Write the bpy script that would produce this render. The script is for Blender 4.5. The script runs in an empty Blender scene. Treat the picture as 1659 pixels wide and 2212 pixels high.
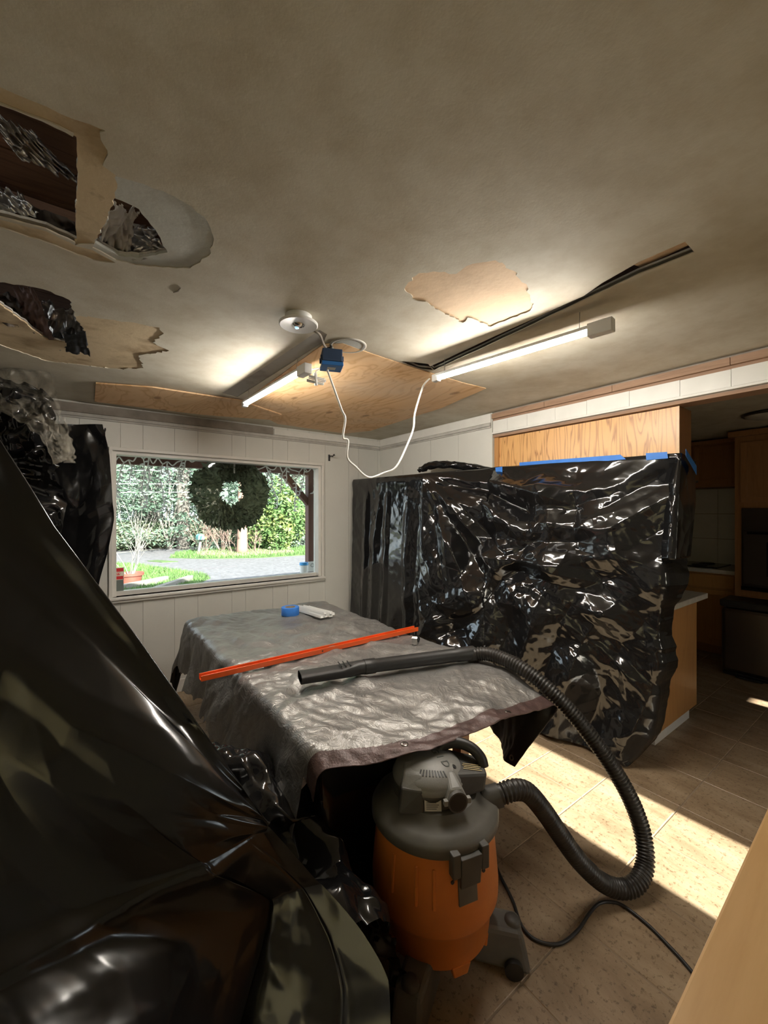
import bpy, bmesh, math, random
import numpy as np
from mathutils import Vector, Matrix
from mathutils.geometry import delaunay_2d_cdt

S = bpy.context.scene
COL = S.collection
random.seed(7)
# ------------------------------------------------------------------ camera, light, exposure
FPX, CX, CY, CAMZ = 890.0, 829.5, 1106.0, 1.58
RX, RY = 0.8056, -0.5925          # camera right in the room's X/Y
FX, FY = 0.5925, 0.8056           # camera forward
YAW = math.atan2(-FX, FY)
cam = bpy.data.cameras.new('camera')
camo = bpy.data.objects.new('camera', cam)
COL.objects.link(camo)
cam.sensor_fit = 'HORIZONTAL'
cam.sensor_width = 36
cam.lens = 36 * FPX / 1659
cam.clip_start = 0.02
cam.clip_end = 300
camo.location = (0, 0, CAMZ)
camo.rotation_euler = (math.radians(90), 0, YAW)
S.camera = camo
S.view_settings.view_transform = 'Standard'
S.view_settings.look = 'None'
S.view_settings.gamma = 1
S.view_settings.use_curve_mapping = False
S.view_settings.exposure = 0.28

W = bpy.data.worlds.new('sky')
S.world = W
W.use_nodes = True
wn = W.node_tree.nodes
wl = W.node_tree.links
bg = wn['Background']
sky = wn.new('ShaderNodeTexSky')
sky.sky_type = 'NISHITA'
sky.sun_disc = False
sky.sun_elevation = math.radians(27)
sky.sun_rotation = math.radians(180)
sky.dust_density = 3.0
sky.ozone_density = 1.0
wmix = wn.new('ShaderNodeMix')
wmix.data_type = 'RGBA'
wmix.inputs[0].default_value = 0.6
wl.new(sky.outputs[0], wmix.inputs[6])
wmix.inputs[7].default_value = (6.0, 6.6, 7.2, 1)
wl.new(wmix.outputs[2], bg.inputs[0])
bg.inputs[1].default_value = 0.60

sun = bpy.data.lights.new('sun', 'SUN')
suno = bpy.data.objects.new('sun', sun)
COL.objects.link(suno)
sun.energy = 30.0
sun.angle = 0.012
sun.color = (1.0, 0.96, 0.88)
SUND = Vector((-0.03, 1.0, -math.tan(math.radians(27)))).normalized()
suno.rotation_euler = SUND.to_track_quat('-Z', 'Y').to_euler()
suno.location = (3, -6, 6)
TUBE_STRENGTH = 225.0

# ------------------------------------------------------------------ picture point -> place in the room (for measuring)
def ray(x, y):
    r = (x - CX) / FPX
    return (r * RX + FX, r * RY + FY, -(y - CY) / FPX)
def atD(x, y, d):
    a = ray(x, y)
    return Vector((a[0] * d, a[1] * d, CAMZ + a[2] * d))
def atZ(x, y, z):
    a = ray(x, y)
    return atD(x, y, (z - CAMZ) / a[2])
def atX(x, y, X):
    return atD(x, y, X / ray(x, y)[0])
def atY(x, y, Y):
    return atD(x, y, Y / ray(x, y)[1])

# ------------------------------------------------------------------ materials
MATS = {}
def newmat(name):
    m = bpy.data.materials.new(name)
    m.use_nodes = True
    MATS[name] = m
    nt = m.node_tree
    return m, nt.nodes, nt.links, nt.nodes['Principled BSDF']
def coords(n, l, scale=(1, 1, 1), rot=(0, 0, 0)):
    tc = n.new('ShaderNodeTexCoord')
    mp = n.new('ShaderNodeMapping')
    mp.inputs['Scale'].default_value = scale
    mp.inputs['Rotation'].default_value = rot
    l.new(tc.outputs['Object'], mp.inputs[0])
    return mp.outputs[0]
def noise(n, l, vec, scale, detail=4, rough=0.55, dist=0.0):
    t = n.new('ShaderNodeTexNoise')
    t.inputs['Scale'].default_value = scale
    t.inputs['Detail'].default_value = detail
    t.inputs['Roughness'].default_value = rough
    t.inputs['Distortion'].default_value = dist
    l.new(vec, t.inputs['Vector'])
    return t.outputs['Fac']
def ramp(n, l, fac, stops):
    r = n.new('ShaderNodeValToRGB')
    cr = r.color_ramp
    while len(cr.elements) < len(stops):
        cr.elements.new(0.5)
    for e, (p, c) in zip(cr.elements, stops):
        e.position = p
        e.color = (*c, 1) if len(c) == 3 else c
    l.new(fac, r.inputs[0])
    return r.outputs[0]
def mixc(n, l, fac, a, b, mode='MIX'):
    m = n.new('ShaderNodeMix')
    m.data_type = 'RGBA'
    m.blend_type = mode
    for s, v in ((0, fac), (6, a), (7, b)):
        if isinstance(v, (int, float)):
            m.inputs[s].default_value = v
        elif isinstance(v, tuple):
            m.inputs[s].default_value = (*v, 1) if len(v) == 3 else v
        else:
            l.new(v, m.inputs[s])
    return m.outputs[2]
def bump(n, l, p, h, strength, dist=0.01, prev=None):
    b = n.new('ShaderNodeBump')
    b.inputs['Strength'].default_value = strength
    b.inputs['Distance'].default_value = dist
    l.new(h, b.inputs['Height'])
    if prev is not None:
        l.new(prev, b.inputs['Normal'])
    l.new(b.outputs[0], p.inputs['Normal'])
    return b.outputs[0]
def simple(name, col, rough=0.5, metal=0.0, var=0.0, vscale=8, bs=0.0, bscale=40, spec=0.5):
    m, n, l, p = newmat(name)
    p.inputs['Roughness'].default_value = rough
    p.inputs['Metallic'].default_value = metal
    p.inputs['Specular IOR Level'].default_value = spec
    v = coords(n, l)
    if var:
        f = noise(n, l, v, vscale)
        a = tuple(max(0, c * (1 - var)) for c in col)
        b = tuple(min(1, c * (1 + var)) for c in col)
        l.new(ramp(n, l, f, [(0.3, a), (0.7, b)]), p.inputs['Base Color'])
    else:
        p.inputs['Base Color'].default_value = (*col, 1)
    if bs:
        bump(n, l, p, noise(n, l, v, bscale), bs)
    return m

def m_ceiling():
    m, n, l, p = newmat('stained_ceiling')
    v = coords(n, l)
    a = noise(n, l, v, 0.9, 6, 0.6, 0.6)
    b = noise(n, l, v, 7, 5, 0.65)
    c1 = ramp(n, l, a, [(0.25, (0.47, 0.41, 0.30)), (0.48, (0.62, 0.58, 0.48)), (0.75, (0.69, 0.66, 0.57))])
    c2 = ramp(n, l, b, [(0.3, (0.82, 0.78, 0.72)), (0.6, (1, 1, 1))])
    l.new(mixc(n, l, 0.8, c1, c2, 'MULTIPLY'), p.inputs['Base Color'])
    p.inputs['Roughness'].default_value = 0.75
    p.inputs['Specular IOR Level'].default_value = 0.25
    b1 = bump(n, l, p, noise(n, l, v, 90, 3), 0.10, 0.004)
    bump(n, l, p, noise(n, l, v, 2.5, 3, 0.5, 0.2), 0.12, 0.02, b1)
m_ceiling()
def m_board(name, col, stain, rough=0.8):
    m, n, l, p = newmat(name)
    v = coords(n, l)
    a = noise(n, l, v, 5, 5, 0.6, 0.4)
    b = noise(n, l, v, 26, 4)
    c = ramp(n, l, a, [(0.3, stain), (0.5, col), (0.8, tuple(min(1, x * 1.05) for x in col))])
    l.new(mixc(n, l, ramp(n, l, b, [(0.62, (0, 0, 0)), (0.75, (0.5, 0.5, 0.5))]), c, stain), p.inputs['Base Color'])
    p.inputs['Roughness'].default_value = rough
    bump(n, l, p, b, 0.3, 0.004)
m_board('tan_paper', (0.72, 0.52, 0.33), (0.60, 0.42, 0.26))
m_board('stained_paper', (0.62, 0.49, 0.31), (0.36, 0.25, 0.14))
m_board('grey_board', (0.55, 0.56, 0.52), (0.44, 0.43, 0.38))
m_board('board_shade_grey', (0.44, 0.42, 0.38), (0.30, 0.26, 0.22))  # grey of the boards, also the shade coloured into the left slot
def m_wood(name, light, dark, axis='z', scale=1.0, rough=0.4, figure=0.5, ring=14, bs=0.05, spec=0.5, fine=1.0):
    m, n, l, p = newmat(name)
    k = {'x': (0.09, 1, 1), 'y': (1, 0.09, 1), 'z': (1, 1, 0.09)}[axis]
    v = coords(n, l, tuple(scale * c for c in k))
    warp = noise(n, l, v, 3.0, 3, 0.5, 0.3)
    w = n.new('ShaderNodeMath')
    w.operation = 'MULTIPLY'
    l.new(warp, w.inputs[0])
    w.inputs[1].default_value = ring
    s = n.new('ShaderNodeMath')
    s.operation = 'FRACT'
    l.new(w.outputs[0], s.inputs[0])
    grain = ramp(n, l, s.outputs[0], [(0.0, dark), (0.12, light), (0.75, light), (1.0, dark)])
    fine_n = noise(n, l, v, 60 * fine, 3, 0.7)
    c2 = ramp(n, l, fine_n, [(0.35, tuple(0.5 * (a + b) for a, b in zip(light, dark))), (0.6, light)])
    l.new(mixc(n, l, figure, c2, grain), p.inputs['Base Color'])
    p.inputs['Roughness'].default_value = rough
    p.inputs['Specular IOR Level'].default_value = spec
    bump(n, l, p, fine_n, bs, 0.003)
m_wood('oak', (0.72, 0.40, 0.15), (0.33, 0.14, 0.04), 'z', 2.2, 0.35, 0.8, 16)
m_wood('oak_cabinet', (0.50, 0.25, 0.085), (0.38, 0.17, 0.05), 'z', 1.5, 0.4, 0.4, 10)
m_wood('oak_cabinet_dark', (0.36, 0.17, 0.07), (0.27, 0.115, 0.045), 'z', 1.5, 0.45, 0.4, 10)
m_wood('maple', (0.62, 0.385, 0.17), (0.53, 0.31, 0.125), 'x', 1.2, 0.35, 0.35, 7)
m_wood('lath', (0.36, 0.22, 0.14), (0.22, 0.13, 0.08), 'y', 2, 0.7, 0.4, 8)
m_wood('roof_wood', (0.25, 0.14, 0.09), (0.13, 0.07, 0.045), 'x', 2, 0.8, 0.5, 8)
m_wood('porch_wood', (0.16, 0.075, 0.055), (0.10, 0.045, 0.035), 'z', 2, 0.7, 0.4, 8)
m_wood('bark', (0.20, 0.12, 0.09), (0.10, 0.065, 0.05), 'z', 4, 0.9, 0.6, 12, 0.4)
m_wood('grey_bark', (0.19, 0.18, 0.16), (0.11, 0.10, 0.09), 'z', 4, 0.9, 0.6, 12, 0.4)
m_wood('weathered_timber', (0.15, 0.14, 0.125), (0.07, 0.065, 0.055), 'x', 2, 0.9, 0.5, 9, 0.3)
def m_plywood():
    m, n, l, p = newmat('plywood')
    v = coords(n, l, (1, 0.3, 1))
    wv = noise(n, l, v, 4.0, 3, 0.5, 0.8)
    q = n.new('ShaderNodeMath'); q.operation = 'MULTIPLY'; q.inputs[1].default_value = 9
    l.new(wv, q.inputs[0])
    fr = n.new('ShaderNodeMath'); fr.operation = 'FRACT'
    l.new(q.outputs[0], fr.inputs[0])
    g = ramp(n, l, fr.outputs[0], [(0, (0.60, 0.34, 0.15)), (0.3, (0.74, 0.48, 0.25)), (0.8, (0.76, 0.50, 0.27)), (1, (0.64, 0.38, 0.18))])
    vo = n.new('ShaderNodeTexVoronoi')
    vo.inputs['Scale'].default_value = 4.2
    l.new(coords(n, l, (1.0, 0.55, 1)), vo.inputs['Vector'])
    kn = ramp(n, l, vo.outputs['Distance'], [(0.0, (1, 1, 1)), (0.085, (0.75, 0.75, 0.75)), (0.13, (0, 0, 0))])
    c = mixc(n, l, kn, g, (0.34, 0.17, 0.07))
    dusty = ramp(n, l, noise(n, l, coords(n, l), 1.6, 4), [(0.45, (0, 0, 0)), (0.75, (0.55, 0.55, 0.55))])
    l.new(mixc(n, l, dusty, c, (0.66, 0.56, 0.44)), p.inputs['Base Color'])
    p.inputs['Roughness'].default_value = 0.7
m_plywood()
def m_tile():
    m, n, l, p = newmat('vinyl_tile')
    oi = n.new('ShaderNodeObjectInfo')
    tc = n.new('ShaderNodeTexCoord')
    off = n.new('ShaderNodeVectorMath'); off.operation = 'MULTIPLY_ADD'
    cmb = n.new('ShaderNodeCombineXYZ')
    l.new(oi.outputs['Random'], cmb.inputs[0]); l.new(oi.outputs['Random'], cmb.inputs[1])
    l.new(cmb.outputs[0], off.inputs[0]); off.inputs[1].default_value = (37, 91, 0)
    l.new(tc.outputs['Object'], off.inputs[2])
    mp = n.new('ShaderNodeMapping'); mp.inputs['Scale'].default_value = (1, 0.35, 1)
    l.new(off.outputs[0], mp.inputs[0])
    a = noise(n, l, mp.outputs[0], 9, 5, 0.65, 0.5)
    b = noise(n, l, off.outputs[0], 55, 4, 0.7)
    c = ramp(n, l, a, [(0.3, (0.205, 0.138, 0.080)), (0.5, (0.29, 0.207, 0.128)), (0.7, (0.36, 0.27, 0.178))])
    spk = ramp(n, l, b, [(0.36, (0.45, 0.40, 0.35)), (0.45, (1, 1, 1))])
    l.new(mixc(n, l, 0.85, c, spk, 'MULTIPLY'), p.inputs['Base Color'])
    rr = ramp(n, l, a, [(0.3, (0.5, 0.5, 0.5)), (0.7, (0.33, 0.33, 0.33))])
    l.new(rr, p.inputs['Roughness'])
    bump(n, l, p, b, 0.25, 0.003)
m_tile()
simple('grout', (0.25, 0.19, 0.13), 0.8, var=0.2, vscale=20)
simple('wall_paint', (0.66, 0.65, 0.60), 0.5, var=0.04, vscale=3, bs=0.03)
simple('wall_groove', (0.56, 0.55, 0.50), 0.7)
simple('white_trim', (0.74, 0.72, 0.67), 0.4, var=0.05)
simple('dusty_trim', (0.50, 0.48, 0.44), 0.6, var=0.15, vscale=10)
simple('bare_strip', (0.27, 0.235, 0.20), 0.8, var=0.2, vscale=10)
simple('white_tile', (0.74, 0.73, 0.68), 0.35, var=0.04)
simple('white_plastic', (0.80, 0.80, 0.78), 0.35)
simple('white_cable', (0.85, 0.84, 0.80), 0.4)
simple('black_metal', (0.015, 0.015, 0.015), 0.4)
simple('black_rubber', (0.018, 0.017, 0.016), 0.45, var=0.2, vscale=30)
simple('hose_black', (0.024, 0.021, 0.018), 0.42, var=0.3, vscale=6)
simple('blue_box', (0.02, 0.14, 0.42), 0.45)
simple('navy_box', (0.02, 0.045, 0.10), 0.5)
simple('blue_tape', (0.035, 0.20, 0.66), 0.55, var=0.08, vscale=20)
simple('cardboard', (0.42, 0.32, 0.2), 0.8)
simple('orange_metal', (0.80, 0.115, 0.02), 0.35, var=0.08)
simple('chrome', (0.75, 0.74, 0.72), 0.18, 1.0)
simple('steel', (0.45, 0.43, 0.40), 0.35, 1.0)
simple('dark_steel', (0.23, 0.21, 0.19), 0.3, 1.0)
simple('orange_plastic', (0.62, 0.19, 0.035), 0.42, var=0.16, vscale=4, bs=0.05, bscale=160)
simple('vac_grey', (0.21, 0.205, 0.19), 0.45, var=0.14, vscale=9, bs=0.06, bscale=200)
simple('vac_dark', (0.065, 0.062, 0.056), 0.5, var=0.3, vscale=7)
simple('vac_lid', (0.11, 0.105, 0.092), 0.45, var=0.35, vscale=5)
simple('label_paper', (0.52, 0.51, 0.46), 0.6)
simple('yellow_print', (0.55, 0.45, 0.22), 0.6)
simple('orange_print', (0.85, 0.25, 0.02), 0.5)
simple('dark_letter', (0.075, 0.08, 0.075), 0.5)
simple('oven_black', (0.010, 0.010, 0.011), 0.15)
simple('oven_brown', (0.035, 0.026, 0.021), 0.35)
simple('counter_laminate', (0.55, 0.52, 0.46), 0.4, var=0.1, vscale=30)
simple('dark_counter', (0.13, 0.11, 0.085), 0.35, var=0.2, vscale=30)
simple('kitchen_paint', (0.50, 0.48, 0.42), 0.6, var=0.05)
simple('road', (0.078, 0.082, 0.09), 0.8, var=0.1, vscale=0.6, bs=0.2)
simple('road_line', (0.2, 0.2, 0.18), 0.7)
simple('gravel', (0.088, 0.088, 0.093), 0.9, var=0.35, vscale=9, bs=0.7, bscale=14)
simple('lawn_soil', (0.045, 0.088, 0.02), 0.9, var=0.3, vscale=3)
simple('forest_floor', (0.09, 0.10, 0.055), 0.9, var=0.4, vscale=0.8)
simple('grass', (0.055, 0.118, 0.025), 0.7, var=0.3, vscale=1.5)
simple('terracotta', (0.17, 0.045, 0.03), 0.6, var=0.1)
simple('teal_metal', (0.12, 0.34, 0.34), 0.5)
simple('yellow_plastic', (0.75, 0.50, 0.04), 0.5)
simple('blue_plastic', (0.03, 0.30, 0.68), 0.4)
simple('red_print', (0.70, 0.035, 0.045), 0.5)
simple('cream_print', (0.85, 0.80, 0.66), 0.5)
simple('grey_card', (0.16, 0.19, 0.18), 0.5, var=0.1)
simple('foil', (0.42, 0.40, 0.37), 0.3, 0.85, var=0.2, vscale=10, bs=0.8, bscale=12)
simple('dark_paper', (0.10, 0.08, 0.065), 0.8, var=0.4, vscale=9, bs=0.5, bscale=12)
simple('black_paper', (0.02, 0.02, 0.022), 0.6, var=0.3)
simple('brown_felt', (0.14, 0.085, 0.07), 0.8, var=0.3, vscale=6)
simple('copper', (0.5, 0.25, 0.15), 0.4, 0.9)
def m_plastic(name, bs1, sc1, rough, col=(0.009, 0.0088, 0.0092)):
    m, n, l, p = newmat(name)
    p.inputs['Base Color'].default_value = (*col, 1)
    p.inputs['Specular IOR Level'].default_value = 0.62
    v = coords(n, l)
    r = ramp(n, l, noise(n, l, v, 5, 3), [(0.3, (rough * 0.7,) * 3), (0.7, (rough * 1.35,) * 3)])
    l.new(r, p.inputs['Roughness'])
    vo = n.new('ShaderNodeTexVoronoi')
    vo.inputs['Scale'].default_value = sc1
    vd = n.new('ShaderNodeVectorMath'); vd.operation = 'ADD'
    nn = n.new('ShaderNodeTexNoise'); nn.inputs['Scale'].default_value = 3.0
    l.new(v, nn.inputs['Vector'])
    ns = n.new('ShaderNodeVectorMath'); ns.operation = 'SCALE'; ns.inputs['Scale'].default_value = 0.22
    l.new(nn.outputs['Color'], ns.inputs[0]); l.new(v, vd.inputs[0]); l.new(ns.outputs[0], vd.inputs[1])
    l.new(vd.outputs[0], vo.inputs['Vector'])
    b1 = bump(n, l, p, vo.outputs['Distance'], bs1, 0.05)
    bump(n, l, p, noise(n, l, v, 3.0, 2, 0.5, 0.3), min(0.22, bs1 * 2.4), 0.06, b1)
m_plastic('black_film', 0.10, 8, 0.12)
m_plastic('black_film_smooth', 0.035, 5, 0.18)
m_plastic('black_film_matte', 0.35, 9, 0.33, (0.012, 0.012, 0.0125))
def m_tarp():
    m, n, l, p = newmat('silver_tarp')
    v = coords(n, l)
    a = noise(n, l, v, 6, 5, 0.6, 0.4)
    l.new(ramp(n, l, a, [(0.3, (0.225, 0.215, 0.205)), (0.7, (0.33, 0.32, 0.305))]), p.inputs['Base Color'])
    p.inputs['Metallic'].default_value = 0.6
    p.inputs['Roughness'].default_value = 0.42
    nz = noise(n, l, v, 13, 4, 0.6, 1.0)
    sb = n.new('ShaderNodeMath'); sb.operation = 'SUBTRACT'; sb.inputs[1].default_value = 0.5
    l.new(nz, sb.inputs[0])
    ab = n.new('ShaderNodeMath'); ab.operation = 'ABSOLUTE'; l.new(sb.outputs[0], ab.inputs[0])
    b1 = bump(n, l, p, ab.outputs[0], 0.38, 0.03)
    w1 = n.new('ShaderNodeTexWave'); w1.inputs['Scale'].default_value = 55
    w1.bands_direction = 'X'; l.new(v, w1.inputs['Vector'])
    w2 = n.new('ShaderNodeTexWave'); w2.inputs['Scale'].default_value = 55
    w2.bands_direction = 'Y'; l.new(v, w2.inputs['Vector'])
    b2 = bump(n, l, p, w1.outputs['Fac'], 0.08, 0.002, b1)
    bump(n, l, p, w2.outputs['Fac'], 0.08, 0.002, b2)
m_tarp()
simple('tarp_underside', (0.018, 0.016, 0.015), 0.5, var=0.2, bs=0.2, bscale=20)
simple('brown_hem', (0.085, 0.05, 0.045), 0.4, 0.2, var=0.25, vscale=30, bs=0.2, bscale=120)
def m_glass(name, tint=(1, 1, 1), amount=1.0):
    m, n, l, p = newmat(name)
    n.remove(p)
    tr = n.new('ShaderNodeBsdfTransparent'); tr.inputs[0].default_value = (*tint, 1)
    gl = n.new('ShaderNodeBsdfGlossy'); gl.inputs['Roughness'].default_value = 0.02
    fr = n.new('ShaderNodeFresnel'); fr.inputs[0].default_value = 1.35
    mx = n.new('ShaderNodeMixShader')
    l.new(fr.outputs[0], mx.inputs[0]); l.new(tr.outputs[0], mx.inputs[1]); l.new(gl.outputs[0], mx.inputs[2])
    l.new(mx.outputs[0], n['Material Output'].inputs[0])
m_glass('window_glass', (0.96, 0.98, 0.97))
def m_clear():
    m, n, l, p = newmat('clear_film')
    v = coords(n, l)
    p.inputs['Base Color'].default_value = (0.34, 0.31, 0.25, 1)
    p.inputs['Roughness'].default_value = 0.25
    a = noise(n, l, v, 14, 3, 0.5, 1.5)
    l.new(ramp(n, l, a, [(0.35, (0.10, 0.10, 0.10)), (0.65, (0.42, 0.42, 0.42))]), p.inputs['Alpha'])
    bump(n, l, p, a, 0.8, 0.04)
m_clear()
def m_emit(name, col, st):
    m, n, l, p = newmat(name)
    p.inputs['Base Color'].default_value = (0.9, 0.9, 0.9, 1)
    p.inputs['Emission Color'].default_value = (*col, 1)
    p.inputs['Emission Strength'].default_value = st
def m_added_blind():
    m, n, l, p = newmat('added_cream_blind')  # translucent cloth of the added blind, warms the daylight coming through
    n.remove(p)
    tl = n.new('ShaderNodeBsdfTranslucent'); tl.inputs[0].default_value = (0.92, 0.76, 0.50, 1)
    tr = n.new('ShaderNodeBsdfTransparent'); tr.inputs[0].default_value = (1.0, 0.90, 0.70, 1)
    mx = n.new('ShaderNodeMixShader'); mx.inputs[0].default_value = 0.35
    l.new(tl.outputs[0], mx.inputs[1]); l.new(tr.outputs[0], mx.inputs[2])
    l.new(mx.outputs[0], n['Material Output'].inputs[0])
m_added_blind()
m_emit('tube_glow', (1.0, 0.935, 0.84), TUBE_STRENGTH)
m_emit('blue_led', (0.25, 0.55, 1.0), 1.2)
def m_leaf(name, a, b, c):
    m, n, l, p = newmat(name)
    v = coords(n, l)
    f = noise(n, l, v, 1.3, 4)
    l.new(ramp(n, l, f, [(0.3, a), (0.5, b), (0.7, c)]), p.inputs['Base Color'])
    p.inputs['Roughness'].default_value = 0.6
    p.inputs['Specular IOR Level'].default_value = 0.25
m_leaf('needles', (0.045, 0.080, 0.055), (0.075, 0.12, 0.085), (0.115, 0.17, 0.12))
m_leaf('needles_light', (0.075, 0.12, 0.085), (0.12, 0.175, 0.125), (0.18, 0.24, 0.18))
m_leaf('rhodo_leaf', (0.055, 0.125, 0.04), (0.095, 0.17, 0.055), (0.19, 0.21, 0.06))
m_leaf('brush_leaf', (0.075, 0.12, 0.07), (0.12, 0.17, 0.10), (0.20, 0.185, 0.14))
m_leaf('wreath_needles', (0.09, 0.12, 0.075), (0.14, 0.175, 0.11), (0.22, 0.24, 0.15))
simple('dry_twig', (0.22, 0.15, 0.125), 0.8, var=0.25, vscale=4)
simple('pale_twig', (0.15, 0.145, 0.13), 0.8, var=0.2, vscale=4)
simple('dead_leaves', (0.22, 0.18, 0.13), 0.9, var=0.4, vscale=10)

# ------------------------------------------------------------------ mesh helpers
def link(o, parent=None):
    COL.objects.link(o)
    if parent is not None:
        o.parent = parent
    return o
def tag(o, label, cat, group=None, kind=None):
    if label: o['label'] = label
    if cat: o['category'] = cat
    if group: o['group'] = group
    if kind: o['kind'] = kind
    return o
def struct(o):
    o['kind'] = 'structure'
    return o
def empty(name, loc=(0, 0, 0), rz=0.0, parent=None):
    o = bpy.data.objects.new(name, None)
    o.location = loc
    o.rotation_euler = (0, 0, rz)
    o.empty_display_size = 0.05
    return link(o, parent)
class MB:
    def __init__(s):
        s.v = []; s.f = []; s.m = []
    def add(s, vs, fs, mi=0):
        k = len(s.v)
        s.v += [tuple(p) for p in vs]
        s.f += [tuple(i + k for i in f) for f in fs]
        s.m += [mi] * len(fs)
        return s
    def box(s, a, b, mi=0):
        x0, y0, z0 = a; x1, y1, z1 = b
        vs = [(x0, y0, z0), (x1, y0, z0), (x1, y1, z0), (x0, y1, z0), (x0, y0, z1), (x1, y0, z1), (x1, y1, z1), (x0, y1, z1)]
        return s.add(vs, [(0, 3, 2, 1), (4, 5, 6, 7), (0, 1, 5, 4), (1, 2, 6, 5), (2, 3, 7, 6), (3, 0, 4, 7)], mi)
    def hexa(s, bot, top, mi=0):
        return s.add(list(bot) + list(top), [(0, 3, 2, 1), (4, 5, 6, 7), (0, 1, 5, 4), (1, 2, 6, 5), (2, 3, 7, 6), (3, 0, 4, 7)], mi)
    def cyl(s, a, b, r0, r1=None, n=16, mi=0):
        return s.tube([a, b], [r0, r0 if r1 is None else r1], n, mi)
    def tube(s, pts, rad, n=12, mi=0, cap=True):
        pts = [Vector(p) for p in pts]
        if not isinstance(rad, (list, tuple, np.ndarray)):
            rad = [rad] * len(pts)
        k = len(s.v)
        up = None
        for i, p in enumerate(pts):
            t = (pts[min(i + 1, len(pts) - 1)] - pts[max(i - 1, 0)])
            if t.length < 1e-9: t = Vector((0, 0, 1))
            t.normalize()
            if up is None:
                up = Vector((0, 0, 1)) if abs(t.z) < 0.9 else Vector((1, 0, 0))
            u = (up - t * up.dot(t))
            if u.length < 1e-6:
                u = t.orthogonal()
            u.normalize(); up = u
            w = t.cross(u)
            for j in range(n):
                a = 2 * math.pi * j / n
                s.v.append(tuple(p + (u * math.cos(a) + w * math.sin(a)) * rad[i]))
        for i in range(len(pts) - 1):
            for j in range(n):
                a = k + i * n + j; b = k + i * n + (j + 1) % n
                s.f.append((a, b, b + n, a + n)); s.m.append(mi)
        if cap:
            s.f.append(tuple(k + j for j in range(n))[::-1]); s.m.append(mi)
            e = k + (len(pts) - 1) * n
            s.f.append(tuple(e + j for j in range(n))); s.m.append(mi)
        return s
    def lathe(s, prof, c=(0, 0, 0), n=40, mi=0, sx=1, sy=1, a0=0, a1=2 * math.pi):
        k = len(s.v)
        full = abs(a1 - a0 - 2 * math.pi) < 1e-6
        m = n if full else n + 1
        for r, z in prof:
            for j in range(m):
                a = a0 + (a1 - a0) * j / n
                s.v.append((c[0] + r * sx * math.cos(a), c[1] + r * sy * math.sin(a), c[2] + z))
        for i in range(len(prof) - 1):
            for j in range(n):
                a = k + i * m + j; b = k + i * m + (j + 1) % m
                s.f.append((a, b, b + m, a + m)); s.m.append(mi)
        return s
    def prism(s, poly, z0, z1, mi=0):
        n = len(poly)
        vs = [(p[0], p[1], z0) for p in poly] + [(p[0], p[1], z1) for p in poly]
        fs = [tuple(range(n))[::-1], tuple(range(n, 2 * n))] + [(i, (i + 1) % n, n + (i + 1) % n, n + i) for i in range(n)]
        return s.add(vs, fs, mi)
    def build(s, name, mats, parent=None, smooth=False, bevel=0.0, autos=None):
        me = bpy.data.meshes.new(name)
        me.from_pydata(s.v, [], s.f)
        if isinstance(mats, str): mats = [mats]
        for q in mats: me.materials.append(MATS[q])
        if len(mats) > 1:
            me.polygons.foreach_set('material_index', s.m)
        bm = bmesh.new(); bm.from_mesh(me)
        bmesh.ops.recalc_face_normals(bm, faces=bm.faces)
        bm.to_mesh(me); bm.free()
        if smooth:
            me.polygons.foreach_set('use_smooth', [True] * len(me.polygons))
            if autos is not None:
                me.set_sharp_from_angle(angle=math.radians(autos))
        me.update()
        o = bpy.data.objects.new(name, me)
        if bevel:
            b = o.modifiers.new('bevel', 'BEVEL')
            b.width = bevel; b.segments = 2; b.limit_method = 'ANGLE'
        return link(o, parent)
def obj_from(name, me, parent=None):
    return link(bpy.data.objects.new(name, me), parent)
def spline(pts, n=8):
    P = [Vector(p) for p in pts]
    out = []
    for i in range(len(P) - 1):
        p0 = P[max(i - 1, 0)]; p1 = P[i]; p2 = P[i + 1]; p3 = P[min(i + 2, len(P) - 1)]
        for k in range(n):
            t = k / n
            out.append(0.5 * ((2 * p1) + (p2 - p0) * t + (2 * p0 - 5 * p1 + 4 * p2 - p3) * t * t + (3 * p1 - p0 - 3 * p2 + p3) * t ** 3))
    out.append(P[-1])
    return out
def inside(pt, poly):
    x, y = pt
    c = False
    j = len(poly) - 1
    for i in range(len(poly)):
        xi, yi = poly[i][0], poly[i][1]; xj, yj = poly[j][0], poly[j][1]
        if (yi > y) != (yj > y) and x < (xj - xi) * (y - yi) / (yj - yi + 1e-12) + xi:
            c = not c
        j = i
    return c
def slab_with_holes(mb, outer, holes, z0, z1, mi=0):
    """flat plate between z0 and z1 with the given outline, minus the holes"""
    vs = []; es = []
    for poly in [outer] + holes:
        k = len(vs)
        vs += [Vector((p[0], p[1])) for p in poly]
        es += [(k + i, k + (i + 1) % len(poly)) for i in range(len(poly))]
    v2, e2, f2, _, _, _ = delaunay_2d_cdt(vs, es, [], 0, 1e-5)
    keep = []
    for f in f2:
        c = sum((v2[i] for i in f), Vector((0, 0))) / len(f)
        if inside(c, outer) and not any(inside(c, h) for h in holes):
            keep.append(tuple(f))
    n = len(v2)
    vv = [(p.x, p.y, z0) for p in v2] + [(p.x, p.y, z1) for p in v2]
    ff = [f for f in keep] + [tuple(i + n for i in f[::-1]) for f in keep]
    cnt = {}
    for f in keep:
        for a, b in zip(f, f[1:] + f[:1]):
            cnt[(a, b)] = 1
    for (a, b) in cnt:
        if (b, a) not in cnt:
            ff.append((a, a + n, b + n, b))
    mb.add(vv, ff, mi)
    return mb
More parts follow.
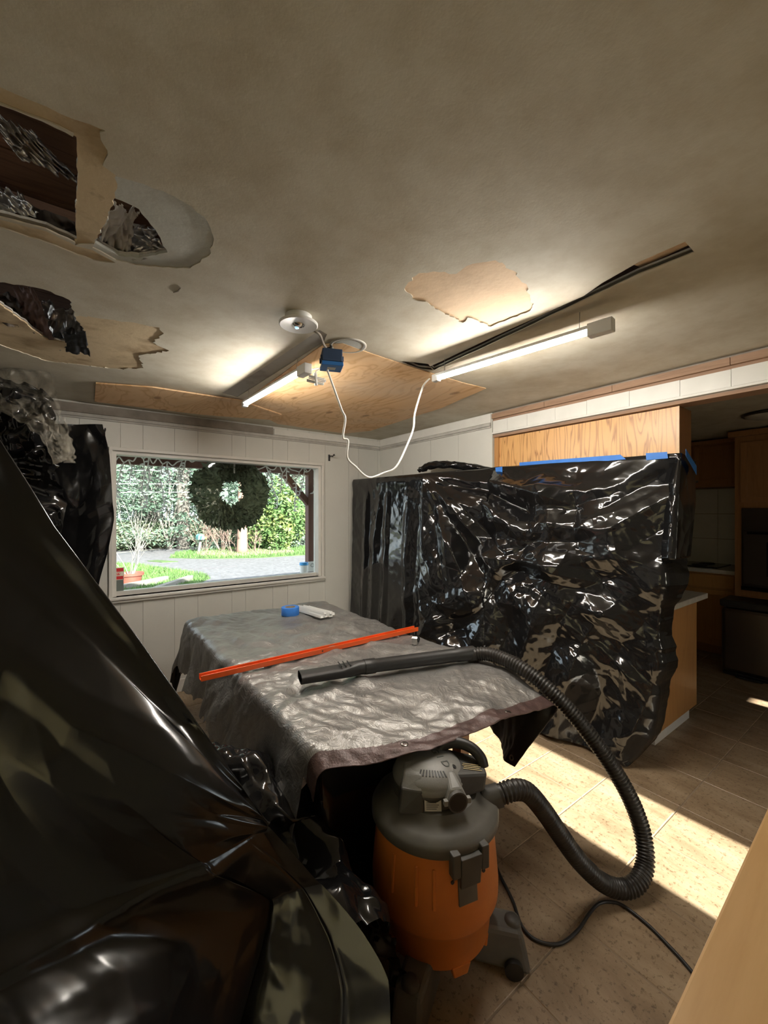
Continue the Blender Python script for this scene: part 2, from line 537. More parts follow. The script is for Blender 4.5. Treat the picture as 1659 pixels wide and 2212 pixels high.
def ragged(poly, amp=0.012, step=0.03, seed=1):
    rr = random.Random(seed)
    out = []
    for i in range(len(poly)):
        a = Vector(poly[i]); b = Vector(poly[(i + 1) % len(poly)])
        n = max(1, int((b - a).length / step))
        for k in range(n):
            p = a.lerp(b, k / n)
            if k: p = p + Vector((rr.uniform(-amp, amp), rr.uniform(-amp, amp)))
            out.append((p.x, p.y))
    return out
# --- numpy noise for cloth
def _hash(ix, iy, seed):
    h = (ix.astype(np.int64) * 374761393 + iy.astype(np.int64) * 668265263 + seed * 974634777) & 0xffffffff
    h = ((h ^ (h >> 13)) * 1274126177) & 0xffffffff
    return ((h ^ (h >> 16)) & 0xffff) / 65535.0
def vnoise(x, y, seed=0):
    ix = np.floor(x); iy = np.floor(y)
    fx = x - ix; fy = y - iy
    ux = fx * fx * (3 - 2 * fx); uy = fy * fy * (3 - 2 * fy)
    a = _hash(ix, iy, seed); b = _hash(ix + 1, iy, seed); c = _hash(ix, iy + 1, seed); d = _hash(ix + 1, iy + 1, seed)
    return (a * (1 - ux) + b * ux) * (1 - uy) + (c * (1 - ux) + d * ux) * uy
def ridge(x, y, seed=0):
    return 1 - np.abs(2 * vnoise(x, y, seed) - 1)
def crumple(x, y, seed, f=6.0, n=7, warp=0.25):
    """sum of sharp folds in random directions: faceted film"""
    rr = random.Random(seed)
    h = np.zeros_like(x)
    wx = x + warp * (vnoise(x * 2.1, y * 2.1, seed + 5) - 0.5); wy = y + warp * (vnoise(x * 2.1 + 9, y * 2.1, seed + 6) - 0.5)
    for k in range(n):
        a = rr.uniform(0, math.pi); fr = f * rr.uniform(0.5, 1.6)
        p = (wx * math.cos(a) + wy * math.sin(a)) * fr + rr.uniform(0, 9)
        tri = np.abs((p - np.floor(p)) - 0.5) * 2
        m = np.clip(vnoise(x * f * 0.5 + k * 7.3, y * f * 0.5, seed + 20 + k) * 2.2 - 0.7, 0, 1)
        h += tri * m / fr
    return h
def grid_mesh(name, P, mats, parent=None, thick=0.0, smooth=True, mask=None, hemfn=None):
    nv, nu = P.shape[:2]
    idx = np.arange(nu * nv).reshape(nv, nu)
    q = np.stack([idx[:-1, :-1], idx[:-1, 1:], idx[1:, 1:], idx[1:, :-1]], -1).reshape(-1, 4)
    mi = np.zeros(len(q), int)
    if mask is not None:
        kp = mask.reshape(-1); q = q[kp]; mi = mi[kp]
        if hemfn is not None: mi = hemfn.reshape(-1)[kp]
    elif hemfn is not None:
        mi = hemfn.reshape(-1)
    me = bpy.data.meshes.new(name)
    me.from_pydata(P.reshape(-1, 3).tolist(), [], q.tolist())
    if isinstance(mats, str): mats = [mats]
    for m in mats: me.materials.append(MATS[m])
    me.polygons.foreach_set('material_index', mi.tolist())
    me.polygons.foreach_set('use_smooth', [smooth] * len(me.polygons))
    bm = bmesh.new(); bm.from_mesh(me)
    bmesh.ops.delete(bm, geom=[v for v in bm.verts if not v.link_faces], context='VERTS')
    bm.to_mesh(me); bm.free()
    me.update()
    o = bpy.data.objects.new(name, me)
    if thick:
        sm = o.modifiers.new('thickness', 'SOLIDIFY')
        sm.thickness = thick; sm.offset = 0
        if len(mats) > 1 and hemfn is not None:
            sm.material_offset = len(mats)      # underside uses the last slot
    return link(o, parent)
def normals_of(P):
    du = np.gradient(P, axis=1); dv = np.gradient(P, axis=0)
    n = np.cross(du, dv)
    return n / (np.linalg.norm(n, axis=2, keepdims=True) + 1e-9)
def loft(rows, nu, nv, smooth_rows=True):
    """rows: list of (t, [(s,(x,y,z)),...]); piecewise linear in s, Catmull-Rom in t"""
    us = np.linspace(0, 1, nu)
    R = []
    for t, pts in rows:
        ss = np.array([p[0] for p in pts]); xyz = np.array([tuple(p[1]) for p in pts], float)
        R.append(np.stack([np.interp(us, ss, xyz[:, k]) for k in range(3)], -1))
    ts = np.array([r[0] for r in rows]); R = np.array(R)
    out = np.zeros((nv, nu, 3))
    for i, t in enumerate(np.linspace(ts[0], ts[-1], nv)):
        k = min(max(int(np.searchsorted(ts, t) - 1), 0), len(ts) - 2)
        f = (t - ts[k]) / (ts[k + 1] - ts[k])
        if smooth_rows:
            p0 = R[max(k - 1, 0)]; p1 = R[k]; p2 = R[k + 1]; p3 = R[min(k + 2, len(ts) - 1)]
            lin = p1 + (p2 - p1) * f
            cr = 0.5 * (2 * p1 + (p2 - p0) * f + (2 * p0 - 5 * p1 + 4 * p2 - p3) * f * f + (3 * p1 - p0 - 3 * p2 + p3) * f ** 3)
            out[i] = 0.5 * lin + 0.5 * cr
        else:
            out[i] = R[k] + (R[k + 1] - R[k]) * f
    return out
def text_mesh(body, size, extrude):
    cu = bpy.data.curves.new('t', 'FONT')
    cu.body = body; cu.size = size; cu.extrude = extrude; cu.align_x = 'CENTER'; cu.align_y = 'CENTER'; cu.resolution_u = 3
    o = bpy.data.objects.new('t', cu)
    COL.objects.link(o)
    dg = bpy.context.evaluated_depsgraph_get()
    me = bpy.data.meshes.new_from_object(o.evaluated_get(dg))
    bpy.data.objects.remove(o); bpy.data.curves.remove(cu)
    return me
# ================================================================== THE ROOM
XL, XR, YW, YB, XK, YK, H = -1.3, 2.88, 4.0, -1.8, 6.3, 3.3, 2.44
WX0, WX1, WZ0, WZ1 = 0.205, 2.095, 0.885, 2.08      # window opening
floor = struct(MB().box((XL, YB, -0.12), (XK, YW, -0.002)).build('floor', 'grout'))
TS = 0.35
tile_me = None
for i in range(-3, 13):
    for j in range(-3, 9):
        x0 = 1.19 + TS * i; y0 = 0.84 + TS * j
        if x0 + TS > XK: continue
        if x0 > XR and y0 + TS > YK: continue
        if tile_me is None:
            h = TS / 2 - 0.0028
            m = MB()
            m.hexa([(-h, -h, -0.002), (h, -h, -0.002), (h, h, -0.002), (-h, h, -0.002)],
                   [(-h + .002, -h + .002, 0), (h - .002, -h + .002, 0), (h - .002, h - .002, 0), (-h + .002, h - .002, 0)])
            o = m.build('tile', 'vinyl_tile', floor)
            tile_me = o.data
        else:
            o = obj_from('tile', tile_me, floor)
        if y0 + TS > YW - 0.001:
            o.scale.y = (YW - 0.001 - y0) / TS
            o.location = (x0 + TS / 2, (y0 + YW) / 2, 0)
        else:
            o.location = (x0 + TS / 2, y0 + TS / 2, 0)

# ---- ceiling with its holes
def cp(*pts, z=H):
    out = []
    for x, y in pts:
        p = atZ(x, y, z)
        out.append((p.x, p.y))
    return out
hole_big = ragged(cp((-150, 165), (0, 228), (90, 262), (165, 300), (167, 400), (163, 470), (165, 525), (100, 495), (0, 470), (-150, 425)), 0.003, 0.02, 3)
hole_torn = ragged(cp((248, 432), (300, 455), (325, 488), (342, 510), (362, 548), (300, 560), (255, 555), (205, 527), (228, 485)), 0.004, 0.016, 4)
hole_low = ragged(cp((-120, 600), (0, 610), (60, 618), (110, 630), (150, 648), (165, 690), (180, 715), (192, 760), (170, 762), (140, 742), (100, 735), (60, 705), (0, 660), (-120, 650)), 0.006, 0.018, 5)
slot_a = cp((478, 850), (500, 836), (560, 800), (690, 713), (706, 722), (700, 738), (600, 803), (512, 858))
slot_b = ragged(cp((928, 792), (1100, 712), (1260, 640), (1300, 612), (1380, 566), (1480, 522), (1500, 545), (1380, 592), (1265, 646), (1120, 716), (938, 800)), 0.002, 0.08, 6)
slot_c = ragged(cp((862, 780), (925, 786), (935, 800), (905, 797)), 0.004, 0.05, 7)
patch_tan = ragged(cp((875, 628), (890, 600), (905, 590), (950, 588), (985, 592), (1020, 570), (1070, 562), (1110, 585), (1140, 620), (1150, 660), (1145, 672), (1060, 706), (1010, 686), (1000, 697), (940, 668), (925, 655), (900, 650)), 0.007, 0.016, 8)
patch_torn = ragged(cp((160, 290), (215, 285), (232, 325), (222, 358), (252, 380), (248, 432), (228, 485), (205, 527), (162, 530)), 0.005, 0.018, 9)
patch_oval = ragged(cp((240, 378), (290, 392), (350, 412), (415, 447), (448, 478), (462, 515), (452, 552), (410, 580), (350, 578), (290, 572), (250, 562), (200, 535), (210, 500), (245, 432)), 0.0035, 0.02, 10)
patch_low = ragged(cp((-120, 650), (0, 660), (100, 690), (172, 682), (270, 695), (345, 708), (352, 722), (330, 740), (365, 758), (300, 768), (310, 795), (260, 798), (100, 780), (0, 745), (-120, 720)), 0.008, 0.018, 11)
patch_top = ragged(cp((-150, 130), (0, 188), (100, 230), (160, 258), (228, 283), (214, 287), (160, 291), (90, 258), (0, 224), (-150, 160)), 0.004, 0.02, 14)
patch_bot = ragged(cp((-150, 430), (0, 475), (100, 500), (165, 532), (200, 540), (250, 568), (200, 562), (100, 524), (0, 492), (-150, 448)), 0.003, 0.02, 15)
ply_main = ragged(cp((517, 872), (560, 842), (700, 742), (740, 740), (800, 762), (860, 782), (935, 806), (1000, 826), (1050, 838), (955, 880), (800, 930), (745, 936), (600, 915)), 0.003, 0.12, 12)
holes = [hole_big, hole_torn, hole_low, slot_a, slot_b, slot_c]
outer = [(XL, YB), (XK, YB), (XK, YW + 0.1), (XL, YW + 0.1)]
def grow(poly, k=1.04):
    c = Vector((sum(p[0] for p in poly) / len(poly), sum(p[1] for p in poly) / len(poly)))
    return [tuple(c + (Vector(p) - c) * k) for p in poly]
m = MB()
# all openings of the skim coat, kept apart from one another
slab_with_holes(m, outer, holes + [patch_tan, patch_torn, patch_oval, patch_low, patch_top, patch_bot], H, H + 0.004)
ceiling = struct(m.build('ceiling', 'stained_ceiling'))
def board(name, poly, minus, mat, z0, z1):
    mb = MB()
    slab_with_holes(mb, poly, minus, z0, z1)
    return mb.build(name, mat, ceiling)
board('bare_board', grow(patch_tan), [slot_b], 'tan_paper', H + 0.0045, H + 0.014)
board('torn_paper', grow(patch_torn, 1.02), [hole_big, hole_torn], 'stained_paper', H + 0.0045, H + 0.012)
board('bare_board', grow(patch_oval, 1.03), [hole_torn, hole_big, grow(patch_torn, 1.02)], 'grey_board', H + 0.0045, H + 0.014)
board('torn_paper', patch_top, [hole_big, grow(patch_torn, 1.02)], 'stained_paper', H + 0.0045, H + 0.012)
board('torn_paper', patch_bot, [hole_big, hole_torn, grow(patch_torn, 1.02), grow(patch_oval, 1.03)], 'stained_paper', H + 0.0045, H + 0.012)
board('bare_board', grow(patch_low), [hole_low], 'stained_paper', H + 0.0045, H + 0.012)
# backing above the skim, minus the real holes, so that the plate has the thickness of plasterboard
mb = MB(); slab_with_holes(mb, outer, holes, H + 0.0145, H + 0.022)
mb.build('backing_board', 'board_shade_grey', ceiling)
# what shows above the holes: planks, joist, foil, paper
for k in range(9):
    y0 = 0.55 + k * 0.165
    MB().box((-1.0, y0, 2.585), (0.62, y0 + 0.158, 2.605)).build('roof_plank', 'roof_wood', ceiling)
for k in range(5):
    y0 = 2.05 + k * 0.165
    MB().box((-1.0, y0, 2.625), (0.62, y0 + 0.158, 2.645)).build('roof_plank', 'roof_wood', ceiling)
MB().box((XL, YB, 2.66), (XK, YW + 0.1, 2.70)).build('roof_deck', 'roof_wood', ceiling)
for nm, a, b in (('joist', (-1.0, 1.72, H + 0.025), (0.62, 1.77, 2.58)),):
    MB().box(a, b).build(nm, 'roof_wood', ceiling)
# slots: grey strip, recess shade put in its colour, behind the left one, dark channel behind the right one
p = slot_a
m = MB(); slab_with_holes(m, grow(slot_a, 1.06), [], H + 0.0045, H + 0.0125); m.build('joist_face', 'board_shade_grey', ceiling)
m = MB(); slab_with_holes(m, grow(slot_b, 1.2), [], H + 0.06, H + 0.07); m.build('joist_face', 'bare_strip', ceiling)
m = MB(); slab_with_holes(m, cp((1370, 590), (1475, 540), (1490, 548), (1385, 596)), [], H + 0.03, H + 0.045); m.build('wood_strip', 'tan_paper', ceiling)
m = MB(); slab_with_holes(m, grow(slot_c, 1.4), [], H + 0.05, H + 0.06); m.build('joist_face', 'black_paper', ceiling)
def crumpled(name, px, z, mat, amp, seed, parent, d=None, n=36):
    """a crumpled sheet spanning four picture points (a,b top; c,d bottom), each with its own height"""
    C = [np.array(atZ(x, y, zz)) for (x, y), zz in zip(px, z)]
    u, v = np.meshgrid(np.linspace(0, 1, n), np.linspace(0, 1, n))
    P = ((1 - u) * (1 - v))[..., None] * C[0] + (u * (1 - v))[..., None] * C[1] + (u * v)[..., None] * C[2] + ((1 - u) * v)[..., None] * C[3]
    nn = normals_of(P)
    e = np.linalg.norm(C[1] - C[0])
    h = crumple(u * 1.0, v * 1.0, seed, 4.5, 7) * amp
    P = P + nn * (h - h.mean())[..., None]
    # ragged outline
    cx = np.abs(u - 0.5) * 2; cy = np.abs(v - 0.5) * 2
    edge = np.maximum(cx, cy) + 0.35 * (vnoise(u * 7 + seed, v * 7, seed) - 0.5)
    mask = (edge < 0.92)[:-1, :-1]
    return grid_mesh(name, P, mat, parent, 0.0012, True, mask)
crumpled('foil_scrap', [(-40, 240), (60, 265), (180, 400), (40, 340)], (2.52, 2.55, 2.54, 2.50), 'foil', 0.10, 3, ceiling)
crumpled('foil_scrap', [(-60, 395), (40, 415), (95, 470), (-60, 462)], (2.55, 2.56, 2.47, 2.46), 'foil', 0.14, 5, ceiling)
crumpled('paper_scrap', [(60, 440), (170, 470), (175, 545), (40, 505)], (2.55, 2.53, 2.46, 2.46), 'dark_paper', 0.10, 8, ceiling)
crumpled('paper_flap', [(245, 420), (300, 450), (275, 560), (205, 540)], (2.47, 2.50, 2.47, 2.45), 'board_shade_grey', 0.05, 11, ceiling)
crumpled('foil_scrap', [(270, 480), (335, 490), (372, 560), (255, 565)], (2.55, 2.53, 2.455, 2.455), 'foil', 0.10, 14, ceiling)
crumpled('felt_strip', [(20, 605), (75, 620), (120, 735), (60, 728)], (2.54, 2.52, 2.45, 2.47), 'brown_felt', 0.05, 17, ceiling)
crumpled('foil_scrap', [(85, 650), (170, 655), (190, 755), (95, 745)], (2.56, 2.55, 2.46, 2.47), 'foil', 0.12, 19, ceiling)
crumpled('paper_scrap', [(-40, 620), (40, 640), (80, 715), (-40, 680)], (2.55, 2.54, 2.46, 2.46), 'dark_paper', 0.12, 23, ceiling)
crumpled('black_scrap', [(135, 720), (185, 712), (195, 770), (140, 760)], (2.45, 2.45, 2.42, 2.432), 'black_paper', 0.03, 29, ceiling, n=20)
# plywood sheets let into the ceiling
m = MB(); slab_with_holes(m, ply_main, [], H - 0.004, H - 0.0005); m.build('plywood_sheet', 'plywood', ceiling)
m = MB(); slab_with_holes(m, cp((207, 824), (330, 833), (520, 862), (608, 893), (600, 905), (440, 893), (204, 864)), [], H - 0.014, H - 0.0045); m.build('plywood_strip', 'plywood', ceiling)
# round cover let into the ceiling
c = Vector(cp((752, 746))[0])
m = MB()
m.lathe([(0.095, 0.0), (0.095, -0.004), (0.082, -0.006), (0.080, 0.0)], (c.x, c.y, H), 40)
m.build('patch_ring', 'dusty_trim', ceiling, True)
m = MB(); m.lathe([(0.0, -0.003), (0.070, -0.003), (0.070, 0.0)], (c.x, c.y, H), 40); m.build('patch_disc', 'grey_board', ceiling)
for k, (a, b) in enumerate((((700, 742), (752, 770)), ((870, 783), (925, 802)), ((375, 632), (390, 622)))):
    p = atZ(*a, H - 0.002); q = atZ(*b, H - 0.002)
    MB().tube([p, p.lerp(q, 0.5) + Vector((0.004, 0.003, 0)), q], [0.002, 0.003, 0.0015], 5).build('crack', 'bare_strip', ceiling)

# ---- walls of grooved boards
def wall_boards(wall, along, fixed, a0, a1, depth, splits, cut=None, zmax=H, seed=1):
    """boards fixed to a wall; splits = widths repeated; cut=(a,b,z0,z1) opening"""
    rr = random.Random(seed)
    a = a0
    k = 0
    while a < a1 - 1e-4:
        w = splits[k % len(splits)]; k += 1
        b = min(a + w, a1)
        g = 0.0012
        spans = [(0.0, zmax)]
        if cut and b > cut[0] and a < cut[1]:
            segs = []
            xs = sorted({a, b, *[c for c in cut[:2] if a < c < b]})
            for s0, s1 in zip(xs[:-1], xs[1:]):
                mid = 0.5 * (s0 + s1)
                if cut[0] < mid < cut[1]:
                    segs += [(s0, s1, 0.0, cut[2]), (s0, s1, cut[3], zmax)]
                else:
                    segs.append((s0, s1, 0.0, zmax))
        else:
            segs = [(a, b, 0.0, zmax)]
        for s0, s1, z0, z1 in segs:
            l0 = s0 + (g if s0 == a else 0); l1 = s1 - (g if s1 == b else 0)
            if along == 'x': A, B = (l0, fixed - depth, z0), (l1, fixed, z1)
            else: A, B = (fixed - depth, l0, z0), (fixed, l1, z1)
            MB().box(A, B).build('panel', 'wall_paint', wall)
        a = b
m = MB()
m.box((XL - 0.1, YW, -0.1), (WX0, YW + 0.14, H)); m.box((WX1, YW, -0.1), (XR + 0.12, YW + 0.14, H))
m.box((WX0, YW, -0.1), (WX1, YW + 0.14, WZ0)); m.box((WX0, YW, WZ1), (WX1, YW + 0.14, H))
wall_w = struct(m.build('wall_window', 'wall_groove'))
wall_boards(wall_w, 'x', YW, XL, XR, 0.008, (0.27, 0.16, 0.24, 0.19, 0.30, 0.13), (WX0, WX1, WZ0, WZ1))
wall_r = struct(MB().box((XR, 2.32, -0.1), (XR + 0.12, YW, H)).build('wall_right', 'wall_groove'))
wall_boards(wall_r, 'y', XR, 2.32, YW - 0.008, 0.008, (0.40, 0.38, 0.45), None, 2.44)
m = MB(); LY0, LY1, LZ0, LZ1 = -1.35, .25, .95, 2.08
m.box((XL - .1, YB, -.1), (XL, LY0, H)); m.box((XL - .1, LY1, -.1), (XL, YW, H)); m.box((XL - .1, LY0, -.1), (XL, LY1, LZ0)); m.box((XL - .1, LY0, LZ1), (XL, LY1, H))
struct(m.build('wall_left', 'wall_paint'))
w3 = struct(empty('added_window', (XL, LY0, LZ0)))  # unseen window, added for fill light and reflections on the foreground sheet
MB().box((-.06, .04, .04), (-.055, LY1 - LY0 - .04, LZ1 - LZ0 - .04)).build('pane', 'window_glass', w3)
m = MB(); a_, c_ = LY1 - LY0, LZ1 - LZ0
MB().box((-.030, .045, .05), (-.0285, a_ - .045, c_ - .045)).build('added_blind', 'added_cream_blind', w3)  # blind added out of view to turn the sheet's reflection tan
m.box((-.1, 0, 0), (.012, .04, c_)); m.box((-.1, a_ - .04, 0), (.012, a_, c_)); m.box((-.1, .04, 0), (.012, a_ - .04, .04)); m.box((-.1, .04, c_ - .04), (.012, a_ - .04, c_)); m.box((-.08, a_ / 2 - .02, .04), (-.03, a_ / 2 + .02, c_ - .04))
m.build('window_frame', 'white_trim', w3)
# back wall: glazed door and a narrow kitchen window let the sun in
DX0, DX1 = 2.06, 2.60
m = MB()
m.box((XL, YB - 0.12, -0.1), (DX0, YB, H)); m.box((DX1, YB - 0.12, -0.1), (4.56, YB, H)); m.box((4.68, YB - 0.12, -0.1), (XK, YB, H))
m.box((DX0, YB - 0.12, 2.12), (DX1, YB, H)); m.box((DX0, YB - 0.12, -0.1), (DX1, YB, 0.75))
m.box((4.56, YB - 0.12, 1.46), (4.68, YB, H)); m.box((4.56, YB - 0.12, -0.1), (4.68, YB, 1.30))
struct(m.build('wall_back', 'kitchen_paint'))
struct(MB().box((XK, YB, -0.1), (XK + 0.1, YK, H)).build('wall_kitchen', 'kitchen_paint'))
struct(MB().box((XR + 0.12, YK, -0.1), (XK + 0.1, YK + 0.1, H)).build('wall_kitchen_end', 'kitchen_paint'))
MB().box((DX0, YB - 0.07, 0.75), (DX1, YB - 0.064, 2.12)).build('window_2', 'window_glass')
struct(bpy.data.objects['window_2'])

# trim
t = struct(MB().box((XL, YW - 0.022, 2.355), (1.55, YW - 0.008, 2.425)).build('trim_1', 'bare_strip'))
m = MB(); m.box((XL, YW - 0.030, 2.325), (XR - 0.0, YW - 0.008, 2.352)); m.box((XL, YW - 0.022, 2.31), (XR, YW - 0.008, 2.325))
struct(m.build('trim_2', 'dusty_trim', bevel=0.004))
struct(MB().box((1.56, YW - 0.024, 2.356), (XR - 0.01, YW - 0.008, 2.415)).build('trim_3', 'white_trim'))
m = MB(); m.box((XR - 0.030, 2.33, 2.325), (XR - 0.008, YW - 0.031, 2.352)); m.box((XR - 0.020, 2.33, 2.31), (XR - 0.008, YW - 0.031, 2.325))
struct(m.build('trim_4', 'dusty_trim', bevel=0.004))
struct(MB().box((XR - 0.02, 2.33, 2.356), (XR - 0.008, YW - 0.03, 2.43)).build('trim_5', 'white_trim'))
# header over the kitchen opening: lath, row of white pieces, wooden edge
hd = struct(MB().box((XR, YB, 2.245), (XR + 0.12, 2.319, H)).build('wall_header', 'bare_strip'))
y = 2.31; rr = random.Random(5)
while y > -1.7:
    w = rr.choice((0.19, 0.24, 0.15, 0.28))
    dz = 0.004 * rr.random()
    MB().box((XR - 0.012, y - w + 0.002, 2.268), (XR, y, 2.362 + dz)).build('white_piece', 'white_tile', hd)
    y -= w
m = MB(); m.box((XR - 0.022, YB + .01, 2.250), (XR, 2.315, 2.266)); m.build('edge_strip', 'white_trim', hd, bevel=0.003)
y = 2.31
while y > -1.7:
    w = rr.choice((0.62, 0.85, 0.5))
    MB().box((XR - 0.030, y - w + 0.003, 2.382), (XR, y, 2.424)).build('lath', 'lath', hd)
    y -= w
MB().box((XR - 0.006, YB + .01, 2.362), (XR, 2.315, 2.385)).build('inner_lath', 'lath', hd)  # brown lath strip set back between the lath and the white pieces
MB().box((XR - 0.004, YB + .01, 2.225), (XR + 0.12, 2.315, 2.245)).build('header_edge', 'lath', hd)
struct(MB().box((XL + .01, YW - 0.024, 0.0), (XR - .02, YW - 0.008, 0.11)).build('baseboard_window', 'white_trim', bevel=0.004))

# ---- window
win = struct(empty('window_1', (0, 0, 0)))
m = MB()
for a, b in (((WX0 - .026, YW - .026, WZ0 - .04), (WX0, YW - .008, WZ1 + .026)), ((WX1, YW - .026, WZ0 - .04), (WX1 + .026, YW - .008, WZ1 + .026)),
             ((WX0 - .026, YW - .027, WZ1), (WX1 + .026, YW - .0085, WZ1 + .026))):
    m.box(a, b)
m.build('casing', 'white_trim', win, bevel=0.004)
m = MB()
m.box((WX0 - .032, YW - .050, WZ0 - .022), (WX1 + .032, YW + .06, WZ0)); m.box((WX0 - .032, YW - .034, WZ0 - .045), (WX1 + .032, YW - .008, WZ0 - .023))
m.build('window_sill', 'white_trim', win, bevel=0.006)
m = MB()
for a, b in (((WX0, YW + .005, WZ0), (WX0 + .028, YW + .12, WZ1)), ((WX1 - .028, YW + .005, WZ0), (WX1, YW + .12, WZ1)),
             ((WX0 + .028, YW + .005, WZ1 - .028), (WX1 - .028, YW + .12, WZ1)), ((WX0 + .028, YW + .06, WZ0), (WX1 - .028, YW + .12, WZ0 + .035))):
    m.box(a, b)
m.build('window_frame', 'white_trim', win)
MB().box((WX0 + .028, YW + .085, WZ0 + .035), (WX1 - .028, YW + .090, WZ1 - .028)).build('pane', 'window_glass', win)
# stickers on the pane
a = atY(243, 1227, YW + .083); b = atY(268, 1252, YW + .083)
st = empty('window_sticker', ((a.x + b.x) / 2, YW + .0845, (a.z + b.z) / 2))
tag(st, 'small red and cream square sticker low in the left window corner', 'sticker')
w, hh = b.x - a.x, a.z - b.z
MB().box((-w / 2, -.001, -hh / 2), (w / 2, .0004, hh / 2)).build('backing', 'cream_print', st)
m = MB(); m.box((-w * .44, -.0016, hh * .17), (w * .44, -.001, hh * .45)); m.build('red_band', 'red_print', st)
MB().box((-w * .44, -.0016, -hh * .45), (w * .44, -.001, -hh * .19)).build('red_band', 'red_print', st)
mm = MB()
mm.add([(0.17 * w * math.cos(t), -.0016, 0.14 * hh * math.sin(t)) for t in np.linspace(0, 2 * math.pi, 20, endpoint=False)] +
       [(0.14 * w * math.cos(t), -.0016, 0.115 * hh * math.sin(t)) for t in np.linspace(0, 2 * math.pi, 20, endpoint=False)],
       [(i, (i + 1) % 20, 20 + (i + 1) % 20, 20 + i) for i in range(20)])
mm.add([(-.12 * w, -.0016, -.07 * hh), (.12 * w, -.0016, -.07 * hh), (.06 * w, -.0016, .02 * hh), (0, -.0016, .07 * hh), (-.06 * w, -.0016, .02 * hh)], [(0, 1, 2, 3, 4)])
mm.build('emblem', 'red_print', st)
a = atY(243, 1254, YW + .083); b = atY(267, 1288, YW + .083)
m = MB(); m.box((a.x, YW + .083, b.z), (b.x, YW + .0847, a.z)); m.box((a.x, YW + .082, a.z - .012), (b.x, YW + .083, a.z - .001))
tag(m.build('sensor_box', 'grey_card'), 'plain dark grey card fixed to window below the red sticker', 'card')
# curtain rod brackets
def bracket(x, y, flip, label):
    p = atY(x, y, YW - .009)
    o = empty('curtain_bracket', (p.x, YW - .008, p.z))
    MB().box((-.011, -.006, -.035), (.011, 0, .035)).build('plate', 'black_metal', o, bevel=.002)
    m = MB(); s = 1
    m.tube(spline([(0, -.004, 0.015), (0.0, -.05, .015), (.004, -.075, .008), (.006, -.085, .020), (.006, -.10, .026), (.006, -.112, .012)], 5), .006, 8)
    m.build('hook', 'black_metal', o, True)
    return tag(o, label, 'bracket', 'curtain rod brackets')
bracket(711, 989, 1, 'black curtain rod bracket on the wall right of the window')
bracket(224, 937, 1, 'black curtain rod bracket at upper left window corner beside black sheet')

# ================================================================== KITCHEN
pen = empty('peninsula_cabinet', (3.10, 1.13, 0))
MB().box((0, 0, .10), (0.72, 1.15, .915)).build('body', 'oak_cabinet', pen)
MB().box((-.004, -.004, .10), (0.035, .0, .915)).build('corner_stile', 'oak_cabinet', pen)
MB().box((.03, .03, 0), (.66, 1.15, .10)).build('toe_kick', 'white_trim', pen)
tag(pen, 'oak end panel of kitchen peninsula sticking out beside black sheeting', 'cabinet')
m = MB(); m.box((2.98, 1.075, .918), (3.88, 2.30, .958))
tag(m.build('peninsula_countertop', ['counter_laminate'], bevel=.004), 'beige laminate countertop on the kitchen peninsula', 'countertop')
p = atZ(1480, 1272, .962)
m = MB(); m.box((p.x - .12, p.y + .02, .959), (p.x + .06, p.y + .10, .963)); m.box((p.x + .06, p.y + .05, .959), (p.x + .13, p.y + .065, .964))
tag(m.build('papers', 'black_metal'), 'dark flat utensil lying on the beige peninsula countertop', 'utensil')
# upper cabinet whose oak back faces the dining room
up = empty('upper_cabinet', (XR + .03, .95, 1.40))
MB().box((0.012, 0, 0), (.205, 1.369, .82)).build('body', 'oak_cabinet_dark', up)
MB().box((0, 0.012, 0.0), (.012, 1.325, .82)).build('back_panel', 'oak', up)['label'] = 'bright oak plywood panel with strong cathedral grain'
MB().box((-.012, 1.325, 0.0), (.012, 1.369, .835)).build('side_stile', 'oak_cabinet', up)
MB().box((-.004, -.004, 0), (.006, .012, .82)).build('corner_bead', 'maple', up)
tag(up, 'hanging oak cabinet back with strong grain above taped black sheeting', 'cabinet')
# far wall run
def door(parent, x, y0, y1, z0, z1, mat, knob=None):
    d = MB()
    d.box((x - .018, y0, z0), (x, y1, z1))
    o = d.build('door', mat, parent, bevel=.003)
    f = MB(); k = .055
    f.box((x - .026, y0, z0), (x - .0185, y0 + k, z1)); f.box((x - .026, y1 - k, z0), (x - .0185, y1, z1))
    f.box((x - .026, y0 + k, z0), (x - .0185, y1 - k, z0 + k)); f.box((x - .026, y0 + k, z1 - k), (x - .0185, y1 - k, z1))
    f.build('door_frame', mat, o, bevel=.002)
    if knob:
        kk = MB().lathe([(0, -.0), (.012, .002), (.015, .01), (.009, .016), (.006, .022)], (0, 0, 0), 14).build('knob', 'dark_steel', o, True)
        kk.rotation_euler = (0, math.radians(90), 0); kk.location = (x - .048, knob[0], knob[1])
    return o
XO = 5.52
ov = empty('oven_cabinet', (XO, .10, 0))
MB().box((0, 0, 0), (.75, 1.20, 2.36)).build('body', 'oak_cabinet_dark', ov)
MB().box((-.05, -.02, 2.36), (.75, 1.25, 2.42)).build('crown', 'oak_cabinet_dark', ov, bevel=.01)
door(ov, 0, .04, .58, 1.68, 2.30, 'oak_cabinet_dark'); door(ov, 0, .60, 1.15, 1.68, 2.30, 'oak_cabinet_dark')
door(ov, 0, .04, .58, .10, .72, 'oak_cabinet_dark'); door(ov, 0, .60, 1.15, .10, .72, 'oak_cabinet_dark')
tag(ov, 'tall dark oak cabinet holding the wall oven in the kitchen', 'cabinet')
o = empty('wall_oven', (XO - .03, .16, .82))
MB().box((0, 0, 0), (.028, 1.08, .80)).build('front', 'oven_brown', o, bevel=.004)
MB().box((-.03, .02, .03), (-.001, 1.06, .58)).build('oven_door', 'oven_brown', o, bevel=.006)
MB().box((-.034, .20, .12), (-.0302, .88, .46)).build('oven_window', 'oven_black', o)
